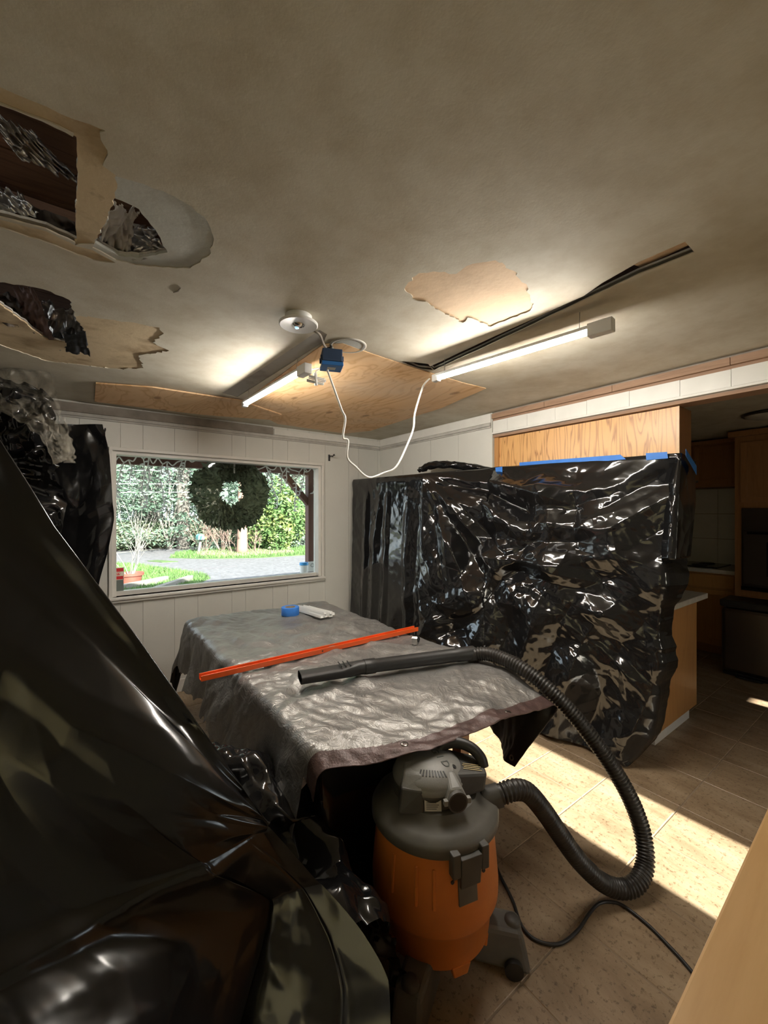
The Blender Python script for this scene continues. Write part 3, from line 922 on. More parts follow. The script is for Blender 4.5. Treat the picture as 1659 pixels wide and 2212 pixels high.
m = MB(); m.tube([(-.06, .06, .55), (-.06, 1.02, .55)], .014, 10); m.box((-.058, .10, .54), (-.03, .13, .56)); m.box((-.058, .95, .54), (-.03, .98, .56)); m.build('oven_handle', 'oven_black', o)
MB().box((-.006, .08, .64), (-.0005, .78, .76)).build('control_panel', 'oven_black', o)
MB().box((-.012, .0, -.04), (.028, 1.08, -.002)).build('bottom_vent', 'oven_black', o)
tag(o, 'dark built-in wall oven with black glass window', 'oven')
bc = empty('base_cabinet', (5.67, 1.305, 0))
MB().box((0, 0, .1), (.62, 1.95, .90)).build('body', 'oak_cabinet', bc)
MB().box((.05, 0, 0), (.6, 1.95, .1)).build('toe_kick', 'oak_cabinet_dark', bc)
for k in range(4):
    MB().box((-.02, .03 + k * .47, .74), (-.001, .48 + k * .47, .885)).build('drawer', 'oak_cabinet', bc, bevel=.004)
    door(bc, 0, .03 + k * .47, .48 + k * .47, .12, .72, 'oak_cabinet')
tag(bc, 'oak base cabinet with drawers under the far kitchen counter', 'cabinet')
tag(MB().box((5.63, 1.305, .902), (6.295, 3.27, .945)).build('kitchen_countertop', 'counter_laminate', bevel=.004), 'pale far kitchen countertop left of the wall oven', 'countertop')
ck = empty('cooktop', (5.72, 1.50, .945))
MB().box((0, 0, .001), (.50, .78, .014)).build('glass_top', 'oven_black', ck)
for k in range(4):
    MB().lathe([(0.0, .024), (.07, .024), (.08, .0145)], (.13 + .25 * (k % 2), .2 + .36 * (k // 2), 0), 18).build('burner', 'black_metal', ck)
tag(ck, 'black cooktop set on the far kitchen countertop', 'cooktop')
bs = struct(MB().box((6.28, 1.3, .945), (6.30, 3.28, 1.86)).build('wall_backsplash', 'grout'))
for a in range(6):
    for b in range(3):
        MB().box((6.272, 1.312 + a * .33, .95 + b * .305), (6.28, 1.312 + a * .33 + .326, .95 + b * .305 + .30)).build('splash_tile', 'white_tile', bs)
uc = empty('wall_cabinet', (5.95, 1.305, 1.87))
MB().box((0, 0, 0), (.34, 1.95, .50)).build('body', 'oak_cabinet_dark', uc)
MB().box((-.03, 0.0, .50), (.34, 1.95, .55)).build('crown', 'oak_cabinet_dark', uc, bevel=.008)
for k in range(4): door(uc, 0, .03 + k * .47, .48 + k * .47, .03, .47, 'oak_cabinet_dark', (.44 + k * .47, .07))
tag(uc, 'dark oak wall cabinet hung above the cooktop backsplash', 'cabinet')
tb = empty('trash_bin', (5.06, .86, 0))
MB().box((0, 0, .03), (.30, .44, .655)).build('body', 'dark_steel', tb, bevel=.035)
MB().box((-.008, -.008, .66), (.31, .448, .73)).build('lid', 'black_metal', tb, bevel=.012)
MB().box((.01, .01, 0), (.29, .43, .035)).build('base', 'black_metal', tb, bevel=.01)
MB().box((-.05, .12, .008), (.012, .32, .025)).build('pedal', 'black_metal', tb, bevel=.004)
tag(tb, 'brushed steel kitchen bin with black lid in front of oven cabinet', 'bin')
p = atZ(1662, 893, 2.43)
cl = empty('ceiling_fixture', (p.x, p.y, H))
MB().lathe([(0.0, -.055), (.10, -.05), (.16, -.03), (.165, -.012)], (0, 0, 0), 36).build('shade', 'dusty_trim', cl, True)
MB().lathe([(.165, -.001), (.18, -.006), (.185, -.018), (.172, -.028), (.160, -.02)], (0, 0, 0), 36).build('rim', 'oven_brown', cl, True)
tag(cl, 'round brown-rimmed ceiling fixture in the dark kitchen', 'lamp')

# ================================================================== OUTDOORS
GZ = -0.30
def gp(*pts): return [(lambda p: (p.x, p.y))(atZ(x, y, GZ)) for x, y in pts]
gr = struct(MB().box((-45, -60, GZ - .1), (70, 90, GZ)).build('ground', 'forest_floor'))
m = MB(); m.prism([(-30, 5.0), (40, 5.0)] + gp((800, 1160), (510, 1172), (428, 1180), (235, 1200)) + [(-30, 16)], GZ, GZ + .01)
struct(m.build('driveway', 'gravel'))
far = gp((120, 1190), (239, 1182), (428, 1169), (510, 1163), (640, 1155)); near = gp((640, 1164), (510, 1173), (428, 1182), (239, 1202), (120, 1214))
m = MB(); m.prism(far + near, GZ + .011, GZ + .02); road = struct(m.build('road', 'road'))
a = gp((130, 1206), (239, 1196), (428, 1178), (520, 1169)); b = gp((520, 1169.7), (428, 1178.8), (239, 1197.4), (130, 1208))
m = MB(); m.prism(a + b, GZ + .0202, GZ + .024); m.build('edge_line', 'road_line', road)
lawn_poly = gp((120, 1214), (239, 1218), (300, 1222), (370, 1232), (440, 1242), (455, 1250), (430, 1262), (360, 1285), (300, 1310), (60, 1340))
isle_poly = gp((365, 1206), (380, 1196), (430, 1189), (520, 1184), (640, 1182), (760, 1180), (760, 1193), (640, 1201), (560, 1206), (450, 1208))
isle2_poly = gp((318, 1213), (340, 1211), (385, 1214), (350, 1216))
for nm, pl in (('lawn', lawn_poly), ('verge', isle_poly), ('verge', isle2_poly)):
    m = MB(); m.prism(pl, GZ + .0105, GZ + .03); struct(m.build(nm, 'lawn_soil'))
rng = np.random.default_rng(3)
def grass(name, poly, n, h, label, mat='grass'):
    xs = [p[0] for p in poly]; ys = [p[1] for p in poly]
    V = []; F = []
    while len(F) < n:
        x = rng.uniform(min(xs), max(xs)); y = rng.uniform(min(ys), max(ys))
        if not inside((x, y), poly): continue
        a = rng.uniform(0, math.pi); w = rng.uniform(.008, .02); hh = h * rng.uniform(.5, 1.3)
        k = len(V)
        V += [(x - w * math.cos(a), y - w * math.sin(a), GZ + .03), (x + w * math.cos(a), y + w * math.sin(a), GZ + .03), (x + rng.normal(0, .03), y + rng.normal(0, .03), GZ + .03 + hh)]
        F.append((k, k + 1, k + 2))
    me = bpy.data.meshes.new(name); me.from_pydata(V, [], F); me.materials.append(MATS[mat])
    return tag(obj_from(name, me), label, 'grass', None, 'stuff')
grass('lawn_grass', lawn_poly, 15000, .09, 'bright green lawn grass outside the window around the red pot')
grass('verge_grass', isle_poly, 9000, .12, 'rough green grass island between driveway and road')

def leaves(name, centers, size, mat, parent=None, flat=0.35, seed=0):
    """one foliage mesh: a small bent leaf quad at each centre"""
    r = np.random.default_rng(seed)
    n = len(centers)
    c = np.asarray(centers)
    a = r.uniform(0, 2 * math.pi, n); t = r.normal(0, flat, n); s = size * r.uniform(.6, 1.5, n)
    d1 = np.stack([np.cos(a) * np.cos(t), np.sin(a) * np.cos(t), np.sin(t)], 1)
    b = r.normal(0, 1, (n, 3)); b -= (b * d1).sum(1, keepdims=True) * d1; b /= np.linalg.norm(b, axis=1, keepdims=True)
    V = np.stack([c - d1 * s[:, None], c + b * s[:, None] * .38, c + d1 * s[:, None], c - b * s[:, None] * .38], 1).reshape(-1, 3)
    F = np.arange(4 * n).reshape(n, 4)
    me = bpy.data.meshes.new(name); me.from_pydata(V.tolist(), [], F.tolist()); me.materials.append(MATS[mat])
    return obj_from(name, me, parent)
def conifer(x, y, label, h=10, rmax=3.0, mat='needles', seed=0, z0=0.6, tr=.25, bark='grey_bark', nb=70, per=55):
    r = np.random.default_rng(seed)
    o = empty('conifer_tree', (x, y, GZ))
    MB().tube([(0, 0, 0), (.03, .02, h * .5), (0, 0, h)], [tr * 1.2, tr, tr * .3], 9).build('trunk', bark, o, True)
    C = []
    for k in range(nb):
        z = z0 + (h - z0) * (k + r.random()) / nb
        L = rmax * (1 - .75 * z / h) * r.uniform(.6, 1.15); a = r.uniform(0, 2 * math.pi)
        t = np.sqrt(r.random(per)) * L
        sp = .10 + .17 * t
        px = t * math.cos(a) + r.normal(0, 1, per) * sp * .8; py = t * math.sin(a) + r.normal(0, 1, per) * sp * .8
        pz = z - .12 * t ** 1.5 * r.uniform(.6, 1.3) - np.abs(r.normal(0, .16, per))
        C.append(np.stack([px, py, np.maximum(pz, .05)], 1))
    leaves('foliage', np.concatenate(C), .085, mat, o, .5, seed)['kind'] = 'stuff'
    return tag(o, label, 'tree', 'trees across the road')
def bush(name, x, y, rx, rz, label, mat, n=2600, size=.13, seed=0, group=None, stems=True):
    r = np.random.default_rng(seed)
    o = empty(name, (x, y, GZ))
    d = r.normal(0, 1, (n, 3)); d /= np.linalg.norm(d, axis=1, keepdims=True)
    lump = 1 + .22 * np.sin(d[:, 0] * 5 + seed) * np.cos(d[:, 2] * 6 + d[:, 1] * 4)
    q = d * (r.random(n) ** .28)[:, None] * lump[:, None] * np.array([rx, rx, rz]) + np.array([0, 0, rz * .93])
    q[:, 2] = np.maximum(q[:, 2], .04)
    leaves('foliage', q, size, mat, o, .5, seed)['kind'] = 'stuff'
    if stems:
        m = MB()
        for k in range(6):
            a = k * 1.05
            m.tube([(0.05 * math.cos(a), .05 * math.sin(a), 0), (rx * .5 * math.cos(a), rx * .5 * math.sin(a), rz * 1.2)], [.03, .012], 5)
        m.build('stems', 'bark', o)
    return tag(o, label, 'bush', group)
# tall conifers and thicket across the road
TL = ['tall dark fir beyond the road at the left window edge', 'tall fir with grey trunk showing behind hanging string lights', 'dense fir just left of the wreath beyond road',
      'dark fir seen behind the left rim of wreath', 'fir seen through the hole of the wreath', 'fir behind the right rim of the wreath', 'fir between wreath and yellow-green shrub beyond road',
      'tall fir behind the yellow-green rhododendron', 'fir at the far right behind the porch post']
XS = [(230, 24), (325, 26), (395, 23), (440, 27), (500, 38), (560, 30), (595, 27), (640, 24), (690, 23)]
for k, ((px, Y), lb) in enumerate(zip(XS, TL)):
    p = atY(px, 1110, Y)
    conifer(p.x, Y, lb, 12 + (k * 7 % 4), 3.6, 'needles' if k % 2 == 0 else 'needles_light', 11 + k, 0.5, .28 if k != 1 else .42, nb=110, per=150)
back = [(-5, 34), (0, 37), (4, 39), (7, 41), (11, 44), (15, 44), (20, 40), (24, 36), (29, 40)]
for k, (X, Y) in enumerate(back):
    conifer(X, Y, ('leftmost', 'second', 'third', 'fourth', 'fifth', 'sixth', 'seventh', 'eighth', 'rightmost')[k] + ' fir counting from left in the back row of distant woods', 14, 4.2, 'needles_light', 40 + k, .3, .3, nb=90, per=110)
BL = ['low green brush on the far roadside at left', 'low mixed brush on far roadside below the hanging lights', 'brownish brush on far roadside left of wreath', 'low brush on far roadside under the wreath', 'leafy brush on the far roadside right of the red trunk']
for k, (px, Y, lb) in enumerate(zip((245, 300, 370, 450, 560), (24.5, 24.5, 25, 25.5, 24), BL)):
    p = atY(px, 1150, Y)
    bush('roadside_brush', p.x, Y, 2.1, .75, lb, 'brush_leaf', 4500, .09, 60 + k, 'roadside brush')
p = atZ(612, 1192, GZ); bush('rhododendron', p.x, p.y + 1.0, 1.55, 1.75, 'large yellow-green rhododendron seen through the right of the window', 'rhodo_leaf', 8000, .10, 71)
p = atZ(655, 1192, GZ); bush('leafy_shrub', p.x + .5, p.y + 2.5, 1.5, 1.9, 'dark green shrub just behind the porch post', 'needles_light', 7000, .09, 72)
p = atZ(568, 1190, GZ); bush('leafy_shrub', p.x, p.y + 2.2, 1.1, 1.0, 'soft grey-green shrub right of the red tree trunk', 'brush_leaf', 4500, .08, 73)
p = atZ(523, 1197, GZ)
tr_ = empty('cedar_tree', (p.x, p.y, GZ))
MB().tube([(0, 0, 0), (0, 0, .3), (.02, 0, 1.2), (.0, 0, 9)], [.30, .235, .21, .15], 14).build('trunk', 'bark', tr_, True)
r = np.random.default_rng(5)
C = np.stack([r.normal(0, 1.5, 3500), r.normal(0, 1.5, 3500), r.uniform(2.2, 8, 3500)], 1)
leaves('foliage', C, .10, 'needles', tr_, .5, 5)['kind'] = 'stuff'
tag(tr_, 'reddish-brown cedar trunk standing below the wreath by the driveway', 'tree')
def twigs(name, x, y, n, h, spread, mat, label, cat='shrub', seed=0, z=GZ, rad=.012, parent=None):
    r = random.Random(seed); m = MB()
    def br(p, d, L, rr_, lev):
        q = [p]
        for k in range(4):
            d = (d + Vector((r.uniform(-.22, .22), r.uniform(-.22, .22), r.uniform(-.05, .15)))).normalized()
            p = p + d * L / 4; q.append(p)
            if lev > 0 and k > 0:
                br(p, (d + Vector((r.uniform(-.8, .8), r.uniform(-.8, .8), r.uniform(-.1, .3)))).normalized(), L * r.uniform(.35, .6), rr_ * .55, lev - 1)
        m.tube(q, [rr_, rr_ * .85, rr_ * .7, rr_ * .55, rr_ * .35], 4, 0, False)
    for k in range(n):
        a = r.uniform(0, 6.28); s = r.uniform(.1, spread)
        br(Vector((0.12 * math.cos(a) * spread, 0.12 * math.sin(a) * spread, 0)), Vector((s * math.cos(a), s * math.sin(a), 1)).normalized(), h * r.uniform(.6, 1.05), rad, 2)
    if parent is not None:
        return m.build(name, mat, parent)
    o = m.build(name, mat); o.location = (x, y, z)
    return tag(o, label, cat)
for k, (px, py, n, h, lb) in enumerate(((440, 1193, 12, 1.3, 'bare pinkish twiggy shrub directly right of the mailbox'), (480, 1192, 14, 1.6, 'bare twiggy shrub beneath the wreath left of red trunk'),
                                   (505, 1196, 8, 1.2, 'small bare shrub touching the red cedar trunk'), (552, 1194, 8, .8, 'low bare stems right of the red cedar trunk'))):
    p = atZ(px, py, GZ); twigs('bare_shrub', p.x, p.y, n, h, .8, 'dry_twig', lb, 'shrub', 80 + k)
p = atY(300, 1170, 22.6); twigs('bare_shrub', p.x, 22.6, 12, 3.2, .7, 'pale_twig', 'pale bare shrub across the road below string lights', 'shrub', 90, rad=.018)
p = atY(365, 1170, 23); twigs('bare_tree', p.x, 23, 9, 6.5, .6, 'pale_twig', 'tall pale leafless tree left of the wreath', 'tree', 91, rad=.04)
# litter under the shrubs
litter = gp((420, 1196), (520, 1189), (620, 1190), (640, 1196), (520, 1204), (430, 1203))
grass('leaf_litter', litter, 3500, .10, 'brown leaf litter and dead stalks around the red cedar trunk', 'dead_leaves')
# mailbox
p = atZ(428, 1196, GZ); mbx = empty('mailbox', (p.x, p.y, GZ))
MB().hexa([(-.05, -.05, 0), (.05, -.05, 0), (.05, .05, 0), (-.05, .05, 0)], [(.06, -.05, .62), (.16, -.05, .62), (.16, .05, .62), (.06, .05, .62)]).build('post', 'weathered_timber', mbx)
m = MB(); prof = [(.13 * math.cos(t), .13 * math.sin(t)) for t in np.linspace(0, math.pi, 9)] + [(-.13, -.12), (.13, -.12)]
vs = [(a + .08, -.26, .76 + b) for a, b in prof] + [(a + .08, .26, .76 + b) for a, b in prof]; n = len(prof)
m.add(vs, [tuple(range(n)), tuple(range(n, 2 * n))[::-1]] + [(i, (i + 1) % n, n + (i + 1) % n, n + i) for i in range(n)])
m.build('box', 'teal_metal', mbx)
MB().box((.22, -.10, .66), (.34, .02, .76)).build('flag', 'yellow_plastic', mbx, bevel=.01)
tag(mbx, 'teal mailbox on a leaning post beside the road', 'mailbox')
# pot with bare branches
p = atZ(283, 1268, GZ); pot = empty('potted_shrub', (p.x, p.y, GZ + .03))
MB().lathe([(0, .0), (.20, 0), (.25, .26), (.285, .265), (.29, .33), (.26, .33), (.24, .27), (0, .27)], (0, 0, 0), 28).build('pot', 'terracotta', pot, True, autos=40)
b = twigs('branches', 0, 0, 7, 1.25, .75, 'pale_twig', None, seed=77, rad=.012, parent=pot); b.location = (0, 0, .25)
tag(pot, 'red plastic pot with bare branches standing on the lawn', 'plant')
for k, (a, b, lb) in enumerate((((235, 1284), (360, 1258), 'weathered timber edging nearest the red pot on lawn'), ((330, 1286), (412, 1256), 'weathered timber edging pointing toward the gravel driveway'))):
    p = atZ(*a, GZ); q = atZ(*b, GZ); v = (q - p); L = v.length
    o = MB().box((0, -.07, 0), (L, .07, .14)).build('garden_timber', 'weathered_timber', bevel=.01)
    o.location = (p.x, p.y, GZ + .03); o.rotation_euler = (0, 0, math.atan2(v.y, v.x)); tag(o, lb, 'timber', 'garden timbers')
# power lines
for k, (y0, y1) in enumerate(((1014, 1018), (1044, 1046), (1064, 1063))):
    a = atY(120, y0, 21); b = atY(440, y1, 21); c = b + (b - a) * 3; a = a - (b - a) * 2
    pts = [a.lerp(c, t) for t in np.linspace(0, 1, 12)]
    m = MB(); m.tube(pts, .0065, 5)
    tag(m.build('power_line', 'white_cable'), ('topmost', 'middle', 'lowest')[k] + ' of three thin overhead wires crossing the trees', 'wire', 'overhead wires')
# porch: beam, post and brace, roof
YP = 6.0
bz = atY(240, 985, YP).z - .09
pc = empty('porch_frame', (2.95, YP, GZ))
MB().box((-7.5, -.06, bz - GZ), (3.6, .06, bz - GZ + .22)).build('beam', 'porch_wood', pc)
MB().box((-.06, -.06, 0), (.06, .06, bz - GZ)).build('post', 'porch_wood', pc)
for s in (-1, 1):
    m = MB(); m.hexa([(s * .05, -.045, bz - GZ - .50), (s * .05, .045, bz - GZ - .50), (s * .05, .045, bz - GZ - .38), (s * .05, -.045, bz - GZ - .38)],
                     [(s * .50, -.045, bz - GZ - .01), (s * .50, .045, bz - GZ - .01), (s * .40, .045, bz - GZ + .01), (s * .40, -.045, bz - GZ + .01)])
    m.build('brace', 'porch_wood', pc)
MB().box((-7.5, -1.95 + .12, bz - GZ + .24), (3.6, .5, bz - GZ + .29)).build('porch_roof', 'porch_wood', pc)
tag(pc, 'dark brown porch beam, post and braces outside the window', 'porch')
p = atY(668, 1222, YP - .1)
hk = empty('hanging_container', (p.x - .10, YP - .12, p.z - .05))
MB().lathe([(0, -.09), (.055, -.09), (.062, .07), (0, .07)], (0, 0, 0), 18).build('jar', 'white_plastic', hk, True, autos=40)
MB().lathe([(0, .11), (.066, .11), (.07, .072), (0, .072)], (0, 0, 0), 18).build('lid', 'blue_plastic', hk, True, autos=40)
tag(hk, 'small white container with blue lid fixed beside the porch post', 'container')
o = MB().box((p.x - .005, YP - .075, p.z - .10), (p.x + .13, YP - .065, p.z + .06)).build('post_notice', 'white_plastic')
MB().lathe([(.022, 0), (.03, 0), (.03, .002), (.022, .002)], (0, 0, 0), 18).build('ring_mark', 'grey_card', o)
o.children[0].location = (p.x + .065, YP - .0755, p.z); o.children[0].rotation_euler = (math.radians(90), 0, 0)
tag(o, 'white notice fixed to the porch post low in the window', 'notice')
# icicle lights under the beam
def lights(x0, x1, n, seed, label):
    r = random.Random(seed)
    o = empty('string_lights', (0, 0, 0))
    m = MB(); sp = []
    pts = []
    for k in range(n * 2 + 1):
        t = k / (n * 2); p = atY(x0 + (x1 - x0) * t, 986, YP - .09)
        pts.append(Vector((p.x, YP - .09, bz + (.09 if k % 2 == 0 else .05) + r.uniform(-.05, .04))))
    m.tube(spline(pts, 4), .009, 5)
    for k in range(n):
        q = pts[2 * k + 1] if k % 2 else pts[2 * k]
        L = r.choice((.24, .42, .62, .34)); dp = [q]
        for j in range(int(L / .06)):
            q = q + Vector((r.uniform(-.03, .03), r.uniform(-.01, .01), -.06)); dp.append(q)
            sp.append((q, r.choice((-1, 1))))
        if len(dp) > 1: m.tube(spline(dp, 2), .008, 5)
    m.build('wire', 'white_cable', o, True)
    bme = None
    for q, s in sp:
        if bme is None:
            c = MB().tube([(0, 0, 0), (.02, 0, -.006), (.05, 0, -.014)], [.012, .012, .005], 6).build('bulb', 'white_plastic', o); bme = c.data
        else: c = obj_from('bulb', bme, o)
        c.location = q; c.rotation_euler = (0, 0, 0 if s > 0 else math.pi)
    return tag(o, label, 'string lights', 'icicle lights on the porch beam')
lights(236, 425, 9, 4, 'white icicle string lights hanging at the left of porch beam')
lights(548, 692, 8, 9, 'white icicle string lights wrapped at right by the porch post')
hq = np.random.default_rng(21).random((5000, 3)) * np.array([14, 1.6, 3.1]) + np.array([-4, -13.5, GZ])
struct(leaves('added_hedge', hq, .22, 'brush_leaf', None, .5, 22))  # unseen hedge added behind the house to dim the door's reflection in the pane
# wreath
p = atY(500, 1065, 4.42); wr = empty('wreath', (p.x, 4.42, p.z))
r = np.random.default_rng(9); n = 9000
a = r.uniform(0, 2 * math.pi, n); b = r.uniform(0, 2 * math.pi, n); q = np.sqrt(r.random(n)) * .120
rad = .262 + q * np.cos(b) * (1 + .12 * np.sin(a * 5) + .10 * np.sin(a * 17)); dep = q * np.sin(b) * .75
leaves('needles', np.stack([rad * np.cos(a), dep, rad * np.sin(a)], 1), .042, 'wreath_needles', wr, .9, 9)['kind'] = 'stuff'
m = MB(); m.tube([(.262 * math.cos(t), 0, .262 * math.sin(t)) for t in np.linspace(0, 2 * math.pi, 41)], .062, 10); m.build('core', 'wreath_needles', wr, True)
m = MB(); m.tube([(0.0, -.10, .20), (0.0, -.105, .42), (0, -.02, .66)], .010, 5); m.build('ribbon', 'dusty_trim', wr)
tag(wr, 'round dark evergreen wreath hanging outside in front of window', 'wreath')
# ================================================================== CEILING THINGS
def tube_light(a, b, label, capbig_at_b=True):
    a = Vector(a); b = Vector(b); L = (b - a).length
    o = empty('tube_light', (a.x, a.y, a.z), math.atan2(b.y - a.y, b.x - a.x))
    MB().box((0, -.021, .002), (L, .021, .016)).build('housing', 'white_plastic', o)
    m = MB()
    prof = [(.013 * math.cos(t), .0015 - .019 * math.sin(t)) for t in np.linspace(0, math.pi, 13)]
    n = len(prof)
    m.add([(0.012, p, q) for p, q in prof] + [(L - .012, p, q) for p, q in prof], [(i, i + 1, n + i + 1, n + i) for i in range(n - 1)] + [(n - 1, 0, n, 2 * n - 1), tuple(range(n)), tuple(range(n, 2 * n))])
    m.build('diffuser', 'tube_glow', o, True, autos=40)
    for x0, x1, s in ((-.03, .012, 1.0), (L - .012, L + .085, 1.35)):
        MB().box((x0, -.016 * s, -.022 * s), (x1, .016 * s, .018 * s)).build('end_cap', 'white_plastic', o, bevel=.003)
    for x in (.05, L - .05):
        MB().tube([(x, 0, .016), (x, .004, H - a.z - .001)], .0016, 5).build('hanger_wire', 'steel', o)
    return tag(o, label, 'lamp', 'tube lights under the ceiling')
ZT = 2.345
tube_light(atZ(945, 815, ZT), atZ(1278, 713, ZT), 'long lit tube light hanging on the right of ceiling with white cord')
tube_light(atZ(530, 872, ZT), atZ(650, 803, ZT), 'lit tube light hanging near the window under the plywood')
p = atZ(645, 702, 2.40)
o = empty('ceiling_sensor', (p.x, p.y, H))
MB().lathe([(0.058, -.0005), (.060, -.02), (.045, -.030)], (0, 0, 0), 40).build('base', 'white_plastic', o, True)
MB().lathe([(.0, -.036), (.026, -.036), (.028, -.040), (.080, -.044), (.084, -.040), (.084, -.034), (0, -.030)], (0, 0, 0), 48).build('plate', 'white_plastic', o, True, autos=40)
m = MB(); m.lathe([(0.0, -.054), (.012, -.052), (.022, -.047), (.027, -.039)], (0, 0, 0), 28); m.build('lens', 'chrome', o, True)
m = MB(); m.lathe([(0.0, -.0565), (.007, -.056), (.009, -.0535)], (-.006, .004, 0), 16); m.build('indicator', 'blue_led', o, True)
tag(o, 'round white flat disc on the ceiling with small lens at its centre', 'sensor')
# blue junction box hanging by its cable
p = atD(716, 777, 2.1)
jb = empty('junction_box', (p.x, p.y, p.z - .045), YAW + .25)
MB().box((-.050, -.048, .022), (.050, .048, .085)).build('body', 'navy_box', jb, bevel=.004)
MB().box((-.054, -.052, 0), (.054, .052, .020)).build('cover', 'blue_box', jb, bevel=.003)
MB().box((-.022, -.020, -.0012), (.020, .018, -.0002)).build('label', 'label_paper', jb)
for s in (-1, 1):
    for q in (-.025, .025):
        MB().box((s * .050, q - .008, .03), (s * .058, q + .008, .055)).build('ear', 'navy_box', jb, bevel=.002)
MB().tube(spline([(-.02, .02, .085), (-.03, .03, .105), (0.0, .02, .115), (.0, .02, H - (p.z - .045) - .001)], 5), .007, 8).build('conduit', 'black_rubber', jb, True)
tag(jb, 'blue plastic junction box hanging from ceiling by dark cable', 'box')
px = [(707, 799, 2.08), (720, 835, 2.1), (738, 885, 2.12), (746, 905, 2.13), (741, 945, 2.14), (752, 952, 2.15), (750, 988, 2.16), (768, 1008, 2.2), (796, 1031, 2.25), (830, 1021, 2.3), (856, 1008, 2.32),
      (880, 960, 2.36), (893, 925, 2.38), (896, 893, 2.40), (910, 845, 2.43), (918, 828, 2.45), (928, 818, 2.46)]
m = MB(); m.tube(spline([atD(*q) for q in px], 5), .0055, 8)
tag(m.build('white_cord', 'white_cable', smooth=True), 'white cord looping from the blue box to the right tube light', 'cord')
# bundle of tied white wire by the left light
p = atD(682, 815, 2.25); o = empty('wire_bundle', tuple(p), YAW)
for k in range(5):
    dz = -.008 * k; s = random.uniform(-.01, .01)
    MB().tube(spline([(-.04 + s, 0, dz + .012), (0, random.uniform(-.01, .01), dz), (.045 + s, .006, dz - .006), (.05 + s, .012, dz - .002)], 4), .004, 6).build('loop', 'white_cable', o, True)
MB().tube([(0, -.01, .02), (.004, 0, -.045)], .009, 8).build('tie', 'white_cable', o)
MB().tube(spline([(0, 0, .01), (.0, .0, .03), (.02, .03, .06), (-.03, .05, .06)], 5), .004, 6).build('lead', 'white_cable', o, True)
tag(o, 'tied bundle of white wire at the end of left tube light', 'cable')
p = atZ(690, 730, H - .012)
m = MB(); m.tube(spline([atZ(672, 712, H - .004), atZ(690, 722, H - .018), atZ(700, 745, H - .015), atZ(712, 760, H - .02)], 6), .006, 8)
tag(m.build('torn_cable', 'bare_strip', smooth=True), 'short brown cable hanging at slot end beside white ceiling disc', 'cable')

# ================================================================== BLACK SHEETING
def tri(p): return np.abs((p - np.floor(p)) - 0.5) * 2
# --- over hutch and peninsula on the right
nu, nv = 420, 300
rows = [
 (-.10, [(0, (2.862, 3.95, 1.95)), (.38, (2.862, 2.78, 1.95)), (.46, (2.862, 2.6, 1.955)), (.52, (2.872, 2.28, 1.965)), (.95, (2.888, .96, 1.935)), (1, (3.14, .935, 1.90))]),
 (0.0, [(0, (2.47, 3.94, 1.945)), (.38, (2.47, 2.76, 1.925)), (.46, (2.62, 2.52, 1.93)), (.52, (2.84, 2.28, 1.94)), (.95, (2.878, .945, 1.91)), (1, (3.12, .925, 1.84))]),
 (.10, [(0, (2.46, 3.93, 1.75)), (.38, (2.45, 2.74, 1.74)), (.46, (2.56, 2.5, 1.72)), (.52, (2.76, 2.25, 1.72)), (.95, (2.84, .955, 1.72)), (1, (3.13, .915, 1.66))]),
 (.35, [(0, (2.44, 3.92, 1.30)), (.38, (2.43, 2.72, 1.30)), (.46, (2.50, 2.46, 1.28)), (.52, (2.66, 2.2, 1.25)), (.95, (2.79, .99, 1.30)), (1, (3.04, .945, 1.28))]),
 (.55, [(0, (2.43, 3.92, .93)), (.38, (2.42, 2.70, .93)), (.46, (2.46, 2.42, .93)), (.52, (2.60, 2.15, .93)), (.95, (2.82, 1.02, .95)), (1, (2.965, 1.0, .98))]),
 (.80, [(0, (2.41, 3.91, .45)), (.38, (2.41, 2.68, .45)), (.46, (2.44, 2.40, .45)), (.52, (2.56, 2.08, .45)), (.95, (2.82, 1.06, .42)), (1, (2.955, 1.05, .45))]),
 (.93, [(0, (2.40, 3.90, .20)), (.38, (2.40, 2.66, .20)), (.46, (2.42, 2.38, .2)), (.52, (2.55, 2.02, .18)), (.95, (2.77, 1.15, .12)), (1, (2.88, 1.10, .20))]),
 (1.0, [(0, (2.40, 3.90, .03)), (.38, (2.38, 2.66, .03)), (.46, (2.40, 2.38, .03)), (.52, (2.52, 2.00, .03)), (.95, (2.72, 1.22, .03)), (1, (2.80, 1.16, .06))])]
P = loft(rows, nu, nv)
U, V = np.meshgrid(np.linspace(0, 1, nu), np.linspace(-.10, 1, nv))
N = normals_of(P)
sgn = np.sign((N * np.array([1, 0, 0])).sum(2).mean()); N = -N * sgn          # towards the room
Yc, Zc = P[..., 1], P[..., 2]
dA = np.hypot(Yc - 2.76, Zc - 1.93); ang = np.arctan2(1.93 - Zc, 2.76 - Yc)
right = 1 / (1 + np.exp(-(2.70 - Yc) * 12)); left = 1 - right
fan = tri(ang * 3.2 + .5 * vnoise(ang * 4, dA * 1.5, 2)) * np.clip(dA, 0, .8) * .11 * np.exp(-((dA - .6) / .9) ** 2)
w = (Yc - 1.75) / .9
arcs = tri((Zc - .42 * w * w) * 3.1 + .55 * vnoise(Yc * 1.6, Zc * 1.6, 4) + .15 * Yc)
arcm = np.clip(1.3 - 1.2 * np.abs(w), 0, 1) * np.clip((Zc - .65) * 2.2, 0, 1) * np.clip((1.9 - Zc) * 5, 0, 1)
vert = np.clip(tri(Yc * 2.7 + .2 * vnoise(Yc * 3, Zc * .8, 9)) * 3 - 1.9, 0, 1) * .018 + np.clip(tri(Yc * 1.9 + .35 * vnoise(Yc * 2, Zc * .9, 12) + .3) * 3 - 2, 0, 1) * .02
low = np.clip((1.15 - Zc) * 2.0, 0, 1)
